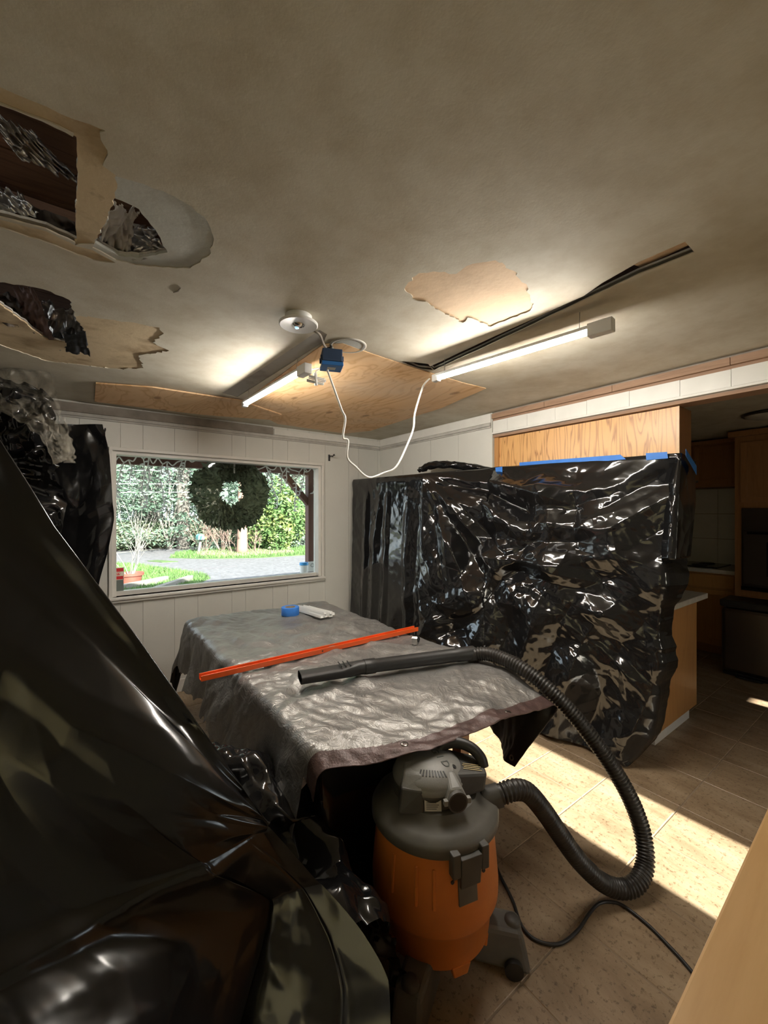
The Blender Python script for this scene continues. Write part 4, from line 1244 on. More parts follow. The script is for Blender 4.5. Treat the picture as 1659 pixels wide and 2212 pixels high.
h = right * (fan + arcs * arcm * .040 + low * tri(Yc * 2.3 + Zc * .8 + .6 * vnoise(Yc * 1.5, Zc * 1.5, 15)) * .07) + left * vert * np.clip((1.92 - Zc) * 2.5, 0.05, 1)
cr = crumple(Yc, Zc, 31, 3.2, 11, .4)
cr2 = crumple(Yc, Zc, 37, 14, 9, .3)
h = h + (right * .10 + left * .015) * (cr - cr.mean()) + (right * .03 + left * .008) * (cr2 - cr2.mean())
edge = np.clip((V + .10) * 14, 0, 1) * np.clip((V - .0) * 10 + .12, .1, 1)
P = P + N * (h * edge)[..., None]
P[..., 2] = np.maximum(P[..., 2], .004)
P[..., 0] = np.where(P[..., 1] > 2.33, np.minimum(P[..., 0], 2.868), P[..., 0])
P[..., 1] = np.minimum(P[..., 1], 3.965)
# fold in front of the oak panel and its end
hi = P[..., 2] > 1.30
P[..., 1] = np.where((U > .95) & hi, np.minimum(P[..., 1], .932), P[..., 1])
P[..., 0] = np.where((U <= .95) & hi, np.minimum(P[..., 0], 2.890), P[..., 0])
sh = grid_mesh('plastic_sheet', P, 'black_film')
tag(sh, 'wide glossy black plastic sheet taped below the oak panel covering furniture', 'plastic sheet', 'black plastic dust sheets')
# small raised roll of film on top
rl = [(.0, [(0, (2.80, 2.62, 1.955)), (1, (2.84, 2.26, 1.965))]), (.4, [(0, (2.70, 2.60, 2.00)), (1, (2.80, 2.25, 2.005))]), (.75, [(0, (2.63, 2.58, 1.985)), (1, (2.77, 2.24, 1.985))]), (1, [(0, (2.62, 2.58, 1.945)), (1, (2.77, 2.24, 1.95))])]
a = [atX(905, 1012, 2.70), atX(935, 1000, 2.74), atX(1010, 1002, 2.80), atX(1078, 1012, 2.84)]
Pr = []
for k, q in enumerate(spline(a, 16)):
    f = k / 48; rad = .012 + .022 * math.sin(math.pi * min(1, f * 1.1))
    Pr.append([(q.x + rad * .9 * math.cos(t), q.y, q.z - .02 + rad * math.sin(t)) for t in np.linspace(0, 2 * math.pi, 25)])
Pr = np.array(Pr); cu, cv = np.meshgrid(np.linspace(0, 2, 25), np.linspace(0, 2, len(Pr)))
Pr = Pr + normals_of(Pr) * ((crumple(cu, cv, 5, 6, 6) - .15) * .05)[..., None]
tag(grid_mesh('film_roll', Pr, 'black_film'), 'crumpled roll of black film on top of sheeting beside the oak panel', 'plastic roll')

# --- big sheet in the left foreground
def rowpx(t, pts): return (t, [(s, tuple(atD(x, y, d))) for s, x, y, d in pts])
ridge_px = [(-330, 500, 1.15), (-100, 800, 1.13), (0, 948, 1.12), (120, 1138, 1.10), (300, 1378, 1.08), (450, 1592, 1.06), (580, 1780, 1.05)]
cum = [0]
for a, b in zip(ridge_px, ridge_px[1:]): cum.append(cum[-1] + math.hypot(b[0] - a[0], b[1] - a[1]))
ridge_pts = [(c / cum[-1], atD(*p)) for c, p in zip(cum, ridge_px)]
def back(f, sh, z, zmin=None):
    out = []
    for s, p in ridge_pts:
        zz = p.z - z if zmin is None else zmin
        out.append((s, (p.x * f - RX * sh, p.y * f - RY * sh, zz)))
    return out
rows = [(-.5, back(1.35, .42, 0, .02)), (-.25, back(1.22, .24, .30)), (-.06, back(1.06, .05, .05)), (0, [(s, tuple(p)) for s, p in ridge_pts]),
        rowpx(.10, [(0, -430, 640, 1.02), (.35, -120, 1060, 1.03), (.7, 230, 1420, 1.04), (1, 580, 1780.5, 1.05)]),
        rowpx(.38, [(0, -700, 1150, .80), (.4, -240, 1480, .82), (.7, 110, 1690, .88), (1, 580, 1781, 1.05)]),
        rowpx(.58, [(0, -700, 2400, .55), (.5, 0, 2085, .74), (.8, 440, 1858, .98), (1, 580, 1784, 1.07)]),
        rowpx(.66, [(0, -700, 2650, .52), (.5, 60, 2215, .70), (.8, 575, 1935, 1.085), (1, 690, 1900, 1.10)]),
        rowpx(.75, [(0, -700, 2950, .50), (.5, 110, 2370, .66), (.8, 555, 2050, 1.034), (1, 785, 2012, 1.038)]),
        rowpx(.83, [(0, -700, 3200, .48), (.5, 150, 2560, .62), (.8, 520, 2180, .976), (1, 840, 2110, .989)]),
        rowpx(.90, [(0, -700, 3400, .47), (.5, 190, 2800, .59), (.8, 490, 2330, .917), (1, 850, 2300, .911)]),
        rowpx(1.0, [(0, -700, 4060, .46), (.5, 230, 3480, .57), (.8, 480, 2690, .87), (1, 880, 2590, .92)])]
nu, nv = 300, 320
P = loft(rows, nu, nv)
U, V = np.meshgrid(np.linspace(0, 1, nu), np.linspace(-.5, 1, nv))
N = normals_of(P)
view = P - np.array([0, 0, CAMZ]); flip = np.sign(-(N * view).sum(2)[nv // 2:].mean()); N = N * flip
sx = U * 1.6; sy = V * 1.3
h = (crumple(sx, sy, 51, 1.6, 6, .5) - .35) * .05 * np.clip((V - .02) * 4, 0, 1)
h += (vnoise(sx * 2.4, sy * 2.4, 52) - .5) * .022 * np.clip((V - .03) * 6, 0, 1) * np.clip((1.02 - U) * 4, .0, 1)
# gathers fanning out of the knot
g = np.clip((V - .56) / .44, 0, 1)
fan = 0
for u0, wd, am in ((.80, .02, -.012), (.93, .008, -.006)):
    uu = U + .03 * (vnoise(V * 3, V * 0 + u0 * 9, 53) - .5) - u0
    fan = fan + am * np.clip(1 - np.abs(uu) / (wd * (.4 + g)), 0, 1)
h += fan * np.clip(g * 3, 0, 1)
h += (crumple(sx, sy, 59, 2.6, 6, .12) - .25) * .03 * np.clip((V - .56) * 6, 0, 1) * np.clip((1.01 - U) * 8, .15, 1)
h += (crumple(sx, sy, 57, 7, 6, .3) - .1) * .03 * np.clip((V - .5) * 3, 0.2, 1) * np.clip((1.02 - U) * 6, .1, 1)
h += .012 * np.exp(-((V - .585) / .012) ** 2) * np.clip((1 - U) * 5, 0, 1)
# dents along the ridge
h += -.016 * np.exp(-((V - .06) / .035) ** 2) * ridge(U * 9, V * 3, 58)
P = P + N * h[..., None]
P[..., 2] = np.maximum(P[..., 2], .004)
tag(grid_mesh('plastic_sheet', P, 'black_film_smooth'), 'huge black plastic sheet filling the left foreground down to the vacuum', 'plastic sheet', 'black plastic dust sheets')

# --- sheet hung at the window's left
def hang(rows_px, dfun, nu, nv, seed, amp, fold, mat, label, fq=4.0, name='plastic_sheet'):
    rows = []
    for i, (y, xl, xr) in enumerate(rows_px):
        rows.append((i / (len(rows_px) - 1), [(s, tuple(dfun(xl + (xr - xl) * s, y, s))) for s in (0, .33, .66, 1)]))
    P = loft(rows, nu, nv)
    U, V = np.meshgrid(np.linspace(0, 1, nu), np.linspace(0, 1, nv))
    N = normals_of(P); view = P - np.array([0, 0, CAMZ]); N = N * np.sign(-(N * view).sum(2).mean())
    h = (crumple(U, V * 1.6, seed, fq, 9, .35) - 1.2 / fq) * amp + tri(U * fold + .4 * vnoise(U * 4, V * 2, seed)) * .02 * np.clip(V * 4, 0.2, 1)
    P = P + N * h[..., None]
    P[..., 2] = np.clip(P[..., 2], .004, H - .006)
    P[..., 1] = np.minimum(P[..., 1], YW - .035)
    o = grid_mesh(name, P, mat)
    return tag(o, label, 'plastic sheet', 'black plastic dust sheets')
hang([(917, 70, 222), (985, 70, 238), (1080, 70, 244), (1125, 70, 247), (1200, 70, 232), (1270, 70, 214), (1420, 70, 212), (1560, 60, 205)], lambda x, y, s: atY(x, y, 3.93 - .10 * s), 70, 130, 61, .05, 2.2, 'black_film_smooth',
     'flat black plastic sheet hanging against wall just left of the window')
hang([(836, -260, 70), (866, -260, 118), (960, -260, 131), (1040, -260, 140), (1130, -260, 150), (1230, -260, 172), (1340, -250, 185), (1600, -250, 190)], lambda x, y, s: atD(x, y, 2.35 + .25 * s), 150, 170, 67, .45, 3.5, 'black_film',
     'crumpled black plastic sheet in the left corner under clear film', 9.0)
o = hang([(772, -260, 60), (800, -260, 106), (845, -240, 124), (872, -150, 130), (905, 20, 134), (950, 90, 137), (1000, 126, 140)], lambda x, y, s: atD(x, y, 2.28 + .25 * s), 110, 90, 71, .16, 3, 'clear_film',
         'wrinkled clear plastic film bunched at ceiling in the left corner', 8.0, name='clear_film_sheet')
o['category'] = 'plastic film'
del o['group']
# --- black film heaped on something low between the big sheet and the table
rows = [(0, [(0, (.10, 1.95, .02)), (.5, (.18, 1.4, .02)), (1, (.38, .86, .02))]),
        (.3, [(0, (.24, 1.92, .40)), (.5, (.34, 1.40, .34)), (1, (.50, .92, .26))]),
        (.5, [(0, (.40, 1.84, .57)), (.35, (.47, 1.58, .61)), (.6, (.52, 1.34, .46)), (1, (.61, .98, .40))]),
        (.68, [(0, (.52, 1.84, .54)), (.35, (.58, 1.56, .55)), (.6, (.64, 1.30, .43)), (1, (.70, .98, .34))]),
        (1, [(0, (.62, 1.84, .25)), (.5, (.68, 1.35, .16)), (1, (.78, .98, .10))])]
nu, nv = 150, 130
P = loft(rows, nu, nv); U, V = np.meshgrid(np.linspace(0, 1, nu), np.linspace(0, 1, nv)); N = normals_of(P)
N = N * np.sign(N[..., 2].mean())
h = (crumple(U * 1.1, V * 1.0, 81, 3.5, 9, .3) - .35) * .16 + (crumple(U, V, 85, 11, 8) - .12) * .07
P = P + N * h[..., None]; P[..., 2] = np.maximum(P[..., 2], .004)
tag(grid_mesh('plastic_sheet', P, 'black_film'), 'heap of crumpled black plastic between the vacuum and foreground sheet', 'plastic sheet', 'black plastic dust sheets')

rows = [(0, [(0, (.60, 2.35, .46)), (.45, (.612, 1.75, .44)), (.74, (.618, 1.36, .58)), (.86, (.66, 1.27, .70)), (1, (1.08, 1.27, .715))]),
        (.5, [(0, (.57, 2.30, .25)), (.45, (.60, 1.72, .25)), (.74, (.63, 1.35, .30)), (.86, (.68, 1.29, .34)), (1, (1.08, 1.32, .34))]),
        (1, [(0, (.56, 2.28, .01)), (.45, (.60, 1.70, .01)), (.74, (.62, 1.33, .01)), (.86, (.68, 1.30, .01)), (1, (1.08, 1.34, .01))])]
nu, nv = 150, 60
P = loft(rows, nu, nv); U, V = np.meshgrid(np.linspace(0, 1, nu), np.linspace(0, 1, nv)); N = normals_of(P)
P = P + N * (tri(U * 7 + .5 * vnoise(U * 5, V * 2, 44)) * .03 * V + (crumple(U * 1.4, V * .6, 45, 8, 7) - .12) * .06)[..., None]; P[..., 2] = np.maximum(P[..., 2], .004)
tag(grid_mesh('plastic_sheet', P, 'black_film'), 'black plastic hanging to the floor below the tarp behind vacuum', 'plastic sheet', 'black plastic dust sheets')

# blue tape
def tape(pts, X, label, th=.0012):
    m = MB(); q = [atX(x, y, X) for x, y in pts]
    m.add([tuple(p) for p in q] + [(p.x + th, p.y, p.z) for p in q], [(0, 1, 2, 3), (7, 6, 5, 4), (0, 4, 5, 1), (1, 5, 6, 2), (2, 6, 7, 3), (3, 7, 4, 0)])
    return tag(m.build('masking_tape', 'blue_tape'), label, 'tape', 'blue masking tape on the sheeting')
tape([(1122, 999), (1340, 982), (1352, 992), (1122, 1013)], 2.870, 'long strip of blue masking tape across the oak panel')
tape([(1395, 979), (1441, 976), (1443, 990), (1396, 994)], 2.868, 'short blue tape piece at right end of the oak panel')
tape([(1070, 1010), (1085, 1008), (1085, 1020), (1071, 1020)], 2.80, 'tiny blue tape tab left of the oak panel')
m = MB(); q = [(2.90, .912, 1.915), (3.08, .912, 1.81), (3.08, .912, 1.865), (2.90, .912, 1.955)]
m.add(q + [(x, y - .0012, z) for x, y, z in q], [(0, 1, 2, 3), (7, 6, 5, 4), (0, 4, 5, 1), (1, 5, 6, 2), (2, 6, 7, 3), (3, 7, 4, 0)])
tag(m.build('masking_tape', 'blue_tape'), 'blue tape strip in shade on the oak cabinet end', 'tape', 'blue masking tape on the sheeting')

# ================================================================== TABLE UNDER THE TARP
TX0, TX1, TY0, TY1, TZ = .66, 1.74, 1.30, 3.30, .765
tb = empty('dining_table', (TX0, TY0, 0))
MB().box((.04, .06, TZ - .05), (TX1 - TX0 - .04, TY1 - TY0 - .04, TZ - .012)).build('tabletop', 'oak_cabinet_dark', tb, bevel=.005)
for x in (.12, TX1 - TX0 - .19):
    for y in (.15, TY1 - TY0 - .2):
        MB().hexa([(x + .01, y + .01, 0), (x + .06, y + .01, 0), (x + .06, y + .06, 0), (x + .01, y + .06, 0)], [(x, y, TZ - .051), (x + .07, y, TZ - .051), (x + .07, y + .07, TZ - .051), (x, y + .07, TZ - .051)]).build('leg', 'oak_cabinet_dark', tb)
tag(tb, 'long dining table hidden under the silver tarp', 'table')
nu, nv = 330, 360
au = np.linspace(-.52, 1.08 + .48, nu); bv = np.linspace(-.27, 2.0 + .3, nv)
A, B = np.meshgrid(au, bv)
wl_ = TX1 - TX0
Ll = .34 + .16 * np.clip((.7 - B) / .6, 0, 1) + .05 * (vnoise(B * 9, B * 0, 99) - .5) + .03 * (vnoise(B * 40, B * 0, 98) - .5)
Rr = .40 - .12 * np.clip(B / .8, 0, 1)
A = np.where(A < 0, A / .52 * Ll, np.where(A > wl_, wl_ + (A - wl_) / .48 * Rr, A))
ext = .09 + .11 * np.clip(A / .35, 0, 1) + .045 * np.clip(A, 0, 1.1)
B = np.where(B < 0, B / .27 * ext, B)
def wrap(d, r=.035):
    """distance past an edge -> (outward, downward) with a rounded edge"""
    q = np.clip(d / (r * math.pi / 2), 0, 1)
    out = r * np.sin(q * math.pi / 2); dn = r * (1 - np.cos(q * math.pi / 2)); rest = np.clip(d - r * math.pi / 2, 0, None)
    return out + rest * .05, dn + rest * .998
dl = np.clip(-A, 0, None); dr = np.clip(A - wl_, 0, None); dn_ = np.clip(-B, 0, None); df = np.clip(B - 2.0, 0, None)
ol, zl = wrap(dl); orr, zr = wrap(dr); of, zf = wrap(df)
X = TX0 + np.clip(A, 0, wl_) - ol + orr
# near edge: stands out over the vacuum, sagging a little more toward the left corner
sag = .20 + .12 * np.clip((A - .7) / .4, 0, 1) + .35 * np.clip((.28 - A) / .3, 0, 1)
Y = TY0 + np.clip(B, 0, 2.0) - dn_ * np.sqrt(np.clip(1 - sag ** 2, .1, 1)) + of
Z = TZ - zl - zr - zf - dn_ * sag * np.clip(1 - (zl + zr) * 2.5, 0, 1)
# left drape flares
flare = np.clip(dl - .05, 0, 1)
X = X - flare * (.10 + .10 * np.sin(B * 9 + 1.5 * np.sin(B * 4)) + .10 * tri(B * 4.1 + .3)) * 1.0
X = X + np.clip(dr - .05, 0, 1) * (.10 * np.sin(B * 8) - .34 * np.clip((.35 - B) * 2, 0, 1))
Y = Y + np.clip(dr - .05, 0, 1) * np.clip((.05 - B) * 4, 0, 1) * .38
P = np.stack([X, Y, Z], -1)
N = normals_of(P); N = N * np.sign(N[..., 2].mean())
h = (vnoise(A * 5, B * 5, 91) - .5) * .016 + (crumple(A, B, 93, 5, 9, .35) - .2) * .035 + (crumple(A, B, 97, 14, 8, .3) - .1) * .035
# bigger bulges near the front
h += np.exp(-((A - .75) / .35) ** 2 - ((B - .12) / .16) ** 2) * .020 + np.exp(-((A - .55) / .5) ** 2 - ((B - .33) / .05) ** 2) * .012
on = ((dl + dr) < .03) & (B > 0)
P = P + N * h[..., None]
P[..., 2] = np.where(on, np.maximum(P[..., 2], TZ - .009), P[..., 2])
mask = (~((B < -.01) & (A < -.10 + .25 * B)))[:-1, :-1]
hem = (((B < -ext + .062) | (A > wl_ + Rr - .055)).astype(int))[:-1, :-1]
tp = empty('silver_tarp', (TX0, TY0, 0))
P = P - np.array([TX0, TY0, 0])
# separate slots: 0 silver, 1 hem, 2 underside
o = grid_mesh('sheet', P, ['silver_tarp', 'brown_hem', 'tarp_underside'], tp, .0016, True, mask, hem)
def tarp_at(a, b):
    i, j = np.unravel_index(np.argmin((A - a) ** 2 + (B - b) ** 2), A.shape)
    return Vector(P[i, j]), Vector(N[i, j])
for a, b in ((.80, -.205), (.28, -.145), (wl_ + .37, -.21)):
    p, nn = tarp_at(a, b)
    g = MB().lathe([(.006, .0022), (.013, .0022), (.014, .0), (.013, -.0022), (.006, -.0022), (.006, .0022)], (0, 0, 0), 18).build('grommet', 'dark_steel', tp, True)
    g.location = p; g.rotation_euler = nn.to_track_quat('Z', 'Y').to_euler()
tag(tp, 'silver grey tarp with brown hem spread over the dining table', 'tarp')
ZTOP = TZ + .012
def top_z(x, y, r=.04):
    d = (P[..., 0] + TX0 - x) ** 2 + (P[..., 1] + TY0 - y) ** 2
    return float(P[..., 2][d < r * r].max())

# ---- things on the tarp
a = atZ(432, 1462, .80); b = atZ(899, 1356, .80); v = b - a; L = Vector((v.x, v.y)).length
zz = max(top_z(a.x + v.x * t, a.y + v.y * t, .03) for t in (.25, .4, .6, .8, .9))
se = empty('straightedge', (a.x, a.y, zz + .001), math.atan2(v.y, v.x))
m = MB(); sl = [.16 * L, .50 * L, .86 * L]; w = .035; x = 0
for c in sl + [None]:
    e = (c - w) if c else L
    m.box((x, -.017, 0), (e, .017, .004))
    if c:
        m.box((c - w, -.017, 0), (c + w, -.010, .004)); m.box((c - w, .010, 0), (c + w, .017, .004)); x = c + w
m.build('web', 'orange_metal', se)
MB().box((0, -.022, 0), (L, -.017, .026)).build('flange', 'orange_metal', se, bevel=.001)
MB().box((0, .017, 0), (L, .022, .026)).build('flange', 'orange_metal', se, bevel=.001)
for c in sl: MB().box((c - .018, -.009, .0005), (c + .018, .009, .0035)).build('slot_plate', 'black_metal', se)
q = MB().lathe([(0, 0), (.005, 0)], (0, 0, 0), 12).build('hole', 'black_metal', se)
q.location = (.47 * L, -.0222, .013); q.rotation_euler = (math.radians(90), 0, 0)
tag(se, 'long orange metal channel straightedge lying across the tarp', 'straightedge')
p = atZ(627, 1325, .80); z = top_z(p.x, p.y, .06)
o = empty('tape_roll', (p.x, p.y, z))
MB().lathe([(.040, 0), (.066, 0), (.067, .002), (.067, .058), (.066, .06), (.040, .06), (.040, 0)], (0, 0, 0), 40).build('tape', 'blue_tape', o, True, autos=40)
MB().lathe([(.0375, .0005), (.0398, .0005), (.0398, .0595), (.0375, .0595), (.0375, .0005)], (0, 0, 0), 32).build('core', 'cardboard', o, True, autos=40)
tag(o, 'roll of blue masking tape standing on the far tarp end', 'tape roll')
p = atZ(682, 1322, .80); r_ = random.Random(4); z = top_z(p.x, p.y, .12)
for k, (dx, lv, lb) in enumerate(((-.050, 0, 'leftmost white plastic strip in the bottom row beside blue tape'), (-.015, 0, 'second white plastic strip from blue tape in the bottom row'), (.020, 0, 'third white plastic strip from blue tape in the bottom row'),
                                  (.056, 0, 'white plastic strip at right end of the bottom row'), (-.028, 1, 'white plastic strip on top of the bundle nearest the tape'), (.008, 1, 'white plastic strip on top of the bundle farthest from tape'))):
    m = MB(); m.box((-.014, -.17, 0), (.014, .17, .003)); m.box((-.014, -.17, .003), (-.0115, .17, .018)); m.box((.0115, -.17, .003), (.014, .17, .018))
    o = m.build('plastic_strip', 'white_plastic'); o.location = (p.x + dx, p.y + .02 + r_.uniform(-.02, .02), z + .001 + lv * .0195); o.rotation_euler = (0, 0, .15 + (r_.uniform(-.012, .012) if lv == 0 else .09))
    tag(o, lb, 'strip', 'white plastic strips on the tarp')
p = atZ(898, 1386, .80); z = top_z(p.x, p.y, .04)
o = empty('tape_measure', (p.x, p.y, z + .001), .5)
m = MB(); pr = [(-.032, 0), (.032, 0), (.033, .02), (.024, .040), (.008, .048), (-.018, .048), (-.032, .036)]
n = len(pr); m.add([(x, -.018, q) for x, q in pr] + [(x, .018, q) for x, q in pr], [tuple(range(n))[::-1], tuple(range(n, 2 * n))] + [(i, (i + 1) % n, n + (i + 1) % n, n + i) for i in range(n)])
m.build('case', 'chrome', o, bevel=.004)
m = MB(); m.lathe([(0, 0), (.015, 0), (.016, .002), (0, .002)], (0, 0, 0), 18); q = m.build('side_disc', 'black_metal', o); q.location = (0, -.0185, .024); q.rotation_euler = (math.radians(90), 0, 0)
MB().box((.031, -.008, .002), (.040, .008, .012)).build('blade_tip', 'black_metal', o)
tag(o, 'small chrome tape measure on the tarp near orange straightedge', 'tape measure')

# ================================================================== SHOP VACUUM
VX, VY = atD(938, 1750, 1.50).x, atD(938, 1750, 1.50).y
vac = empty('shop_vacuum', (VX, VY, 0), YAW)
tag(vac, 'orange and grey shop vacuum with black hose at the table end', 'vacuum')
dr_ = MB().lathe([(0, .115), (.185, .115), (.192, .125), (.205, .232), (.219, .244), (.224, .256), (.225, .30), (.220, .36), (.206, .515), (0, .515)], (0, 0, 0), 64).build('drum', 'orange_plastic', vac, True, autos=50)
def polar(r, a): return (r * math.cos(math.radians(a)), r * math.sin(math.radians(a)))
# ribs and recess moulded in the drum
for a in (-112, -97, -135):
    x, y = polar(.213, a); o = MB().box((-.004, -.006, -.06), (.008, .006, .06)).build('rib', 'orange_plastic', dr_, bevel=.004)
    o.location = (x, y, .40); o.rotation_euler = (0, math.radians(-5.5), math.radians(a))
for a in (-70, -150, -20):
    x, y = polar(.178, a); o = MB().hexa([(-.02, -.025, 0), (.012, -.025, 0), (.012, .025, 0), (-.02, .025, 0)], [(-.02, -.035, .04), (.016, -.035, .04), (.016, .035, .04), (-.02, .035, .04)]).build('drum_foot', 'orange_plastic', dr_, bevel=.004)
    o.location = (x, y, .09); o.rotation_euler = (0, 0, math.radians(a))
lid = MB().lathe([(.207, .498), (.222, .498), (.227, .505), (.227, .525), (.220, .538), (.195, .552), (.165, .565), (.15, .585), (0, .585)], (0, 0, 0), 64).build('lid', 'vac_lid', vac, True, autos=50)
LA = -68
def onrim(dx, r, z): # dx along the rim at the latch, r radial
    a = math.radians(LA); return (r * math.cos(a) - dx * math.sin(a), r * math.sin(a) + dx * math.cos(a), z)
lt = empty('latch', onrim(0, .222, .50), math.radians(LA), vac)
for s in (-1, 1):
    MB().box((-.012, s * .052 - .014, -.045), (.018, s * .052 + .014, .030)).build('latch_clip', 'vac_dark', lt, bevel=.004)
MB().hexa([(.002, -.036, -.085), (.014, -.036, -.085), (.014, .036, -.085), (.002, .036, -.085)], [(.002, -.038, .012), (.022, -.038, .012), (.022, .038, .012), (.002, .038, .012)]).build('latch_plate', 'vac_dark', lt, bevel=.003)
MB().hexa([(-.03, -.034, -.15), (.0015, -.034, -.15), (.0015, .034, -.15), (-.03, .034, -.15)], [(-.03, -.034, -.07), (-.0065, -.034, -.07), (-.0065, .034, -.07), (-.03, .034, -.07)]).build('latch_recess', 'vac_lid', lt, bevel=.001)
for q in (-.055, .06):
    c = MB().lathe([(0, 0), (.006, 0), (.006, -.003)], (0, 0, 0), 12).build('bolt_hole', 'black_metal', lt)
    c.location = (-.004, q, -.07); c.rotation_euler = (0, math.radians(90), 0)
hx = -.02
# motor head: dark core, grey dome, grey legs, dark block with handle
MB().lathe([(.135, .568), (.125, .60), (.112, .635), (.112, .665), (0, .665)], (hx, 0, 0), 48).build('motor_body', 'vac_dark', vac, True, autos=50)
DC = Vector((hx, .0, .640)); DA, DZ = .128, .062
prof = [(DA * math.cos(t), DZ * math.sin(t)) for t in np.linspace(0.05, math.pi / 2 - .001, 14)]
dome = MB().lathe([(DA * 1.02, -.012), (DA * 1.03, -.002)] + prof, tuple(DC), 48).build('dome', 'vac_grey', vac, True, autos=60)
MB().lathe([(.115, -.03), (.128, -.028), (.130, -.014), (.118, -.010)], tuple(DC), 48).build('trim_ring', 'vac_dark', vac, True)
def surf(x, y):
    q = max(0.02, 1 - ((x - DC.x) ** 2 + (y - DC.y) ** 2) / DA ** 2)
    z = DC.z + DZ * math.sqrt(q)
    n = Vector(((x - DC.x) / DA ** 2, (y - DC.y) / DA ** 2, (z - DC.z) / DZ ** 2)).normalized()
    return Vector((x, y, z)), n
# grey legs of the shell
for (x0, x1, ya, yb, zt, zb) in ((-.125, -.055, -.118, -.055, .690, .575),):
    MB().hexa([(x0 - .01, ya - .012, zb), (x1 + .006, ya - .022, zb), (x1 + .006, yb, zb), (x0 - .01, yb, zb)], [(x0, ya + .012, .648), (x1, ya - .008, .648), (x1, yb, .648), (x0, yb, .648)]).build('shell_leg', 'vac_dark', vac, bevel=.006)
    MB().hexa([(x0 - .002, ya + .008, .636), (x1 + .002, ya - .010, .644), (x1, yb, .648), (x0, yb, .648)], [(x0 + .012, ya + .045, .676), (x1, ya + .022, .682), (x1, yb + .03, .696), (x0 + .012, yb + .03, .690)]).build('shell_cap', 'vac_grey', vac, bevel=.006)
blk = MB().hexa([(.060, -.095, .592), (.172, -.055, .600), (.172, .055, .600), (.060, .075, .592)], [(.050, -.075, .672), (.185, -.040, .655), (.185, .060, .655), (.050, .075, .680)]).build('power_block', 'vac_dark', vac, bevel=.010)
m = MB(); m.hexa([(.035, -.098, .655), (.075, -.088, .648), (.085, -.05, .665), (.03, -.05, .675)], [(.025, -.072, .686), (.058, -.066, .680), (.06, -.03, .688), (.02, -.03, .696)]); m.build('shell_cap', 'vac_grey', vac, bevel=.006)
m = MB(); m.tube(spline([(.020, .05, .672), (.050, .055, .704), (.095, .05, .712), (.142, .035, .702), (.172, .015, .678), (.180, .005, .65)], 6), [.020] * 31, 14); m.build('handle', 'black_rubber', vac, True)
m = MB()
for k in range(4): m.box((.098 + .004 * (k % 2), -.036 + k * .010, 0), (.165 - .006 * (k % 2), -.033 + k * .010, .0008))
o = m.build('print_lines', 'yellow_print', blk); o.location = (0, .0, .6905); o.rotation_euler = (0, math.radians(7.3), 0); o.location = (0.002, 0, .6805)
o = MB().add([(0, 0, 0), (.012, -.004, 0), (.006, .014, 0)], [(0, 1, 2)]).build('warning_mark', 'orange_print', blk); o.location = (.168, .018, .6595); o.rotation_euler = (0, math.radians(7.3), 0)
# vent slots and pale panel between the legs
for k in range(9):
    x = -.050 + k * .0105
    p, nn = surf(hx + x + .012, -.090 + 3.0 * (x + .012 - .01) ** 2)
    o = MB().box((-.0022, -.011, -.002), (.0022, .011, .0012)).build('vent_slot', 'black_metal', dome); o.location = p; o.rotation_euler = nn.to_track_quat('Z', 'Y').to_euler()
for q in ((-.085, -.060), (.085, -.045)):
    p, nn = surf(hx + q[0], q[1]); o = MB().lathe([(0, 0.0005), (.006, .0005), (.008, .001), (.008, -.002)], (0, 0, 0), 14).build('screw_hole', 'black_metal', dome); o.location = p; o.rotation_euler = nn.to_track_quat('Z', 'Y').to_euler()
# lettering across the dome
word = 'RIDGID'; p0 = Vector((-.026, .099)); p1 = Vector((.054, -.046))
for k, ch in enumerate(word):
    q = p0.lerp(p1, k / 5); p, nn = surf(hx + q.x, q.y)
    tdir = Vector((p1.x - p0.x, p1.y - p0.y, 0)); tdir = (tdir - nn * tdir.dot(nn)).normalized(); ud = nn.cross(tdir)
    me = text_mesh(ch, .040, .0008); me.materials.clear(); me.materials.append(MATS['dark_letter'])
    o = obj_from('letter', me, dome); M = Matrix((tdir, ud, nn)).transposed().to_4x4(); M.translation = p + nn * .0006; o.matrix_local = M
# bar under the lettering
q0, _ = surf(hx - .045, -.015); 
# exhaust port
ex = empty('exhaust_port', (.052, -.100, .622), math.radians(12), vac)
m = MB(); m.tube([(0, .03, 0), (0, -.045, 0)], [.036, .034], 24); m.build('port_tube', 'vac_dark', ex, True, autos=50)
m = MB(); m.lathe([(.0, 0), (.029, 0)], (0, 0, 0), 24); o = m.build('port_opening', 'black_metal', ex); o.location = (0, -.0455, 0); o.rotation_euler = (math.radians(90), 0, 0)
m = MB(); m.hexa([(-.042, -.040, -.002), (.042, -.040, -.002), (.036, .03, .0), (-.036, .03, .0)], [(-.022, -.032, .036), (.022, -.032, .036), (.012, .03, .062), (-.012, .03, .062)]); m.build('port_hood', 'vac_grey', ex, bevel=.008)
for s in (-1, 1): MB().box((s * .040 - .007, -.044, -.008), (s * .040 + .007, -.028, .010)).build('port_lug', 'vac_grey', ex, bevel=.002)
o = MB().box((-.028, -.0012, -.017), (.028, 0, .017)).build('rating_label', 'label_paper', vac); o.location = (-.020, -.1285, .603); o.rotation_euler = (math.radians(-14), 0, 0)
m = MB()
for k in range(4): m.box((-.022, -.0018, -.011 + k * .006), (.012 + .004 * (k % 3), -.0012, -.009 + k * .006))
m.build('print_lines', 'dark_letter', o)
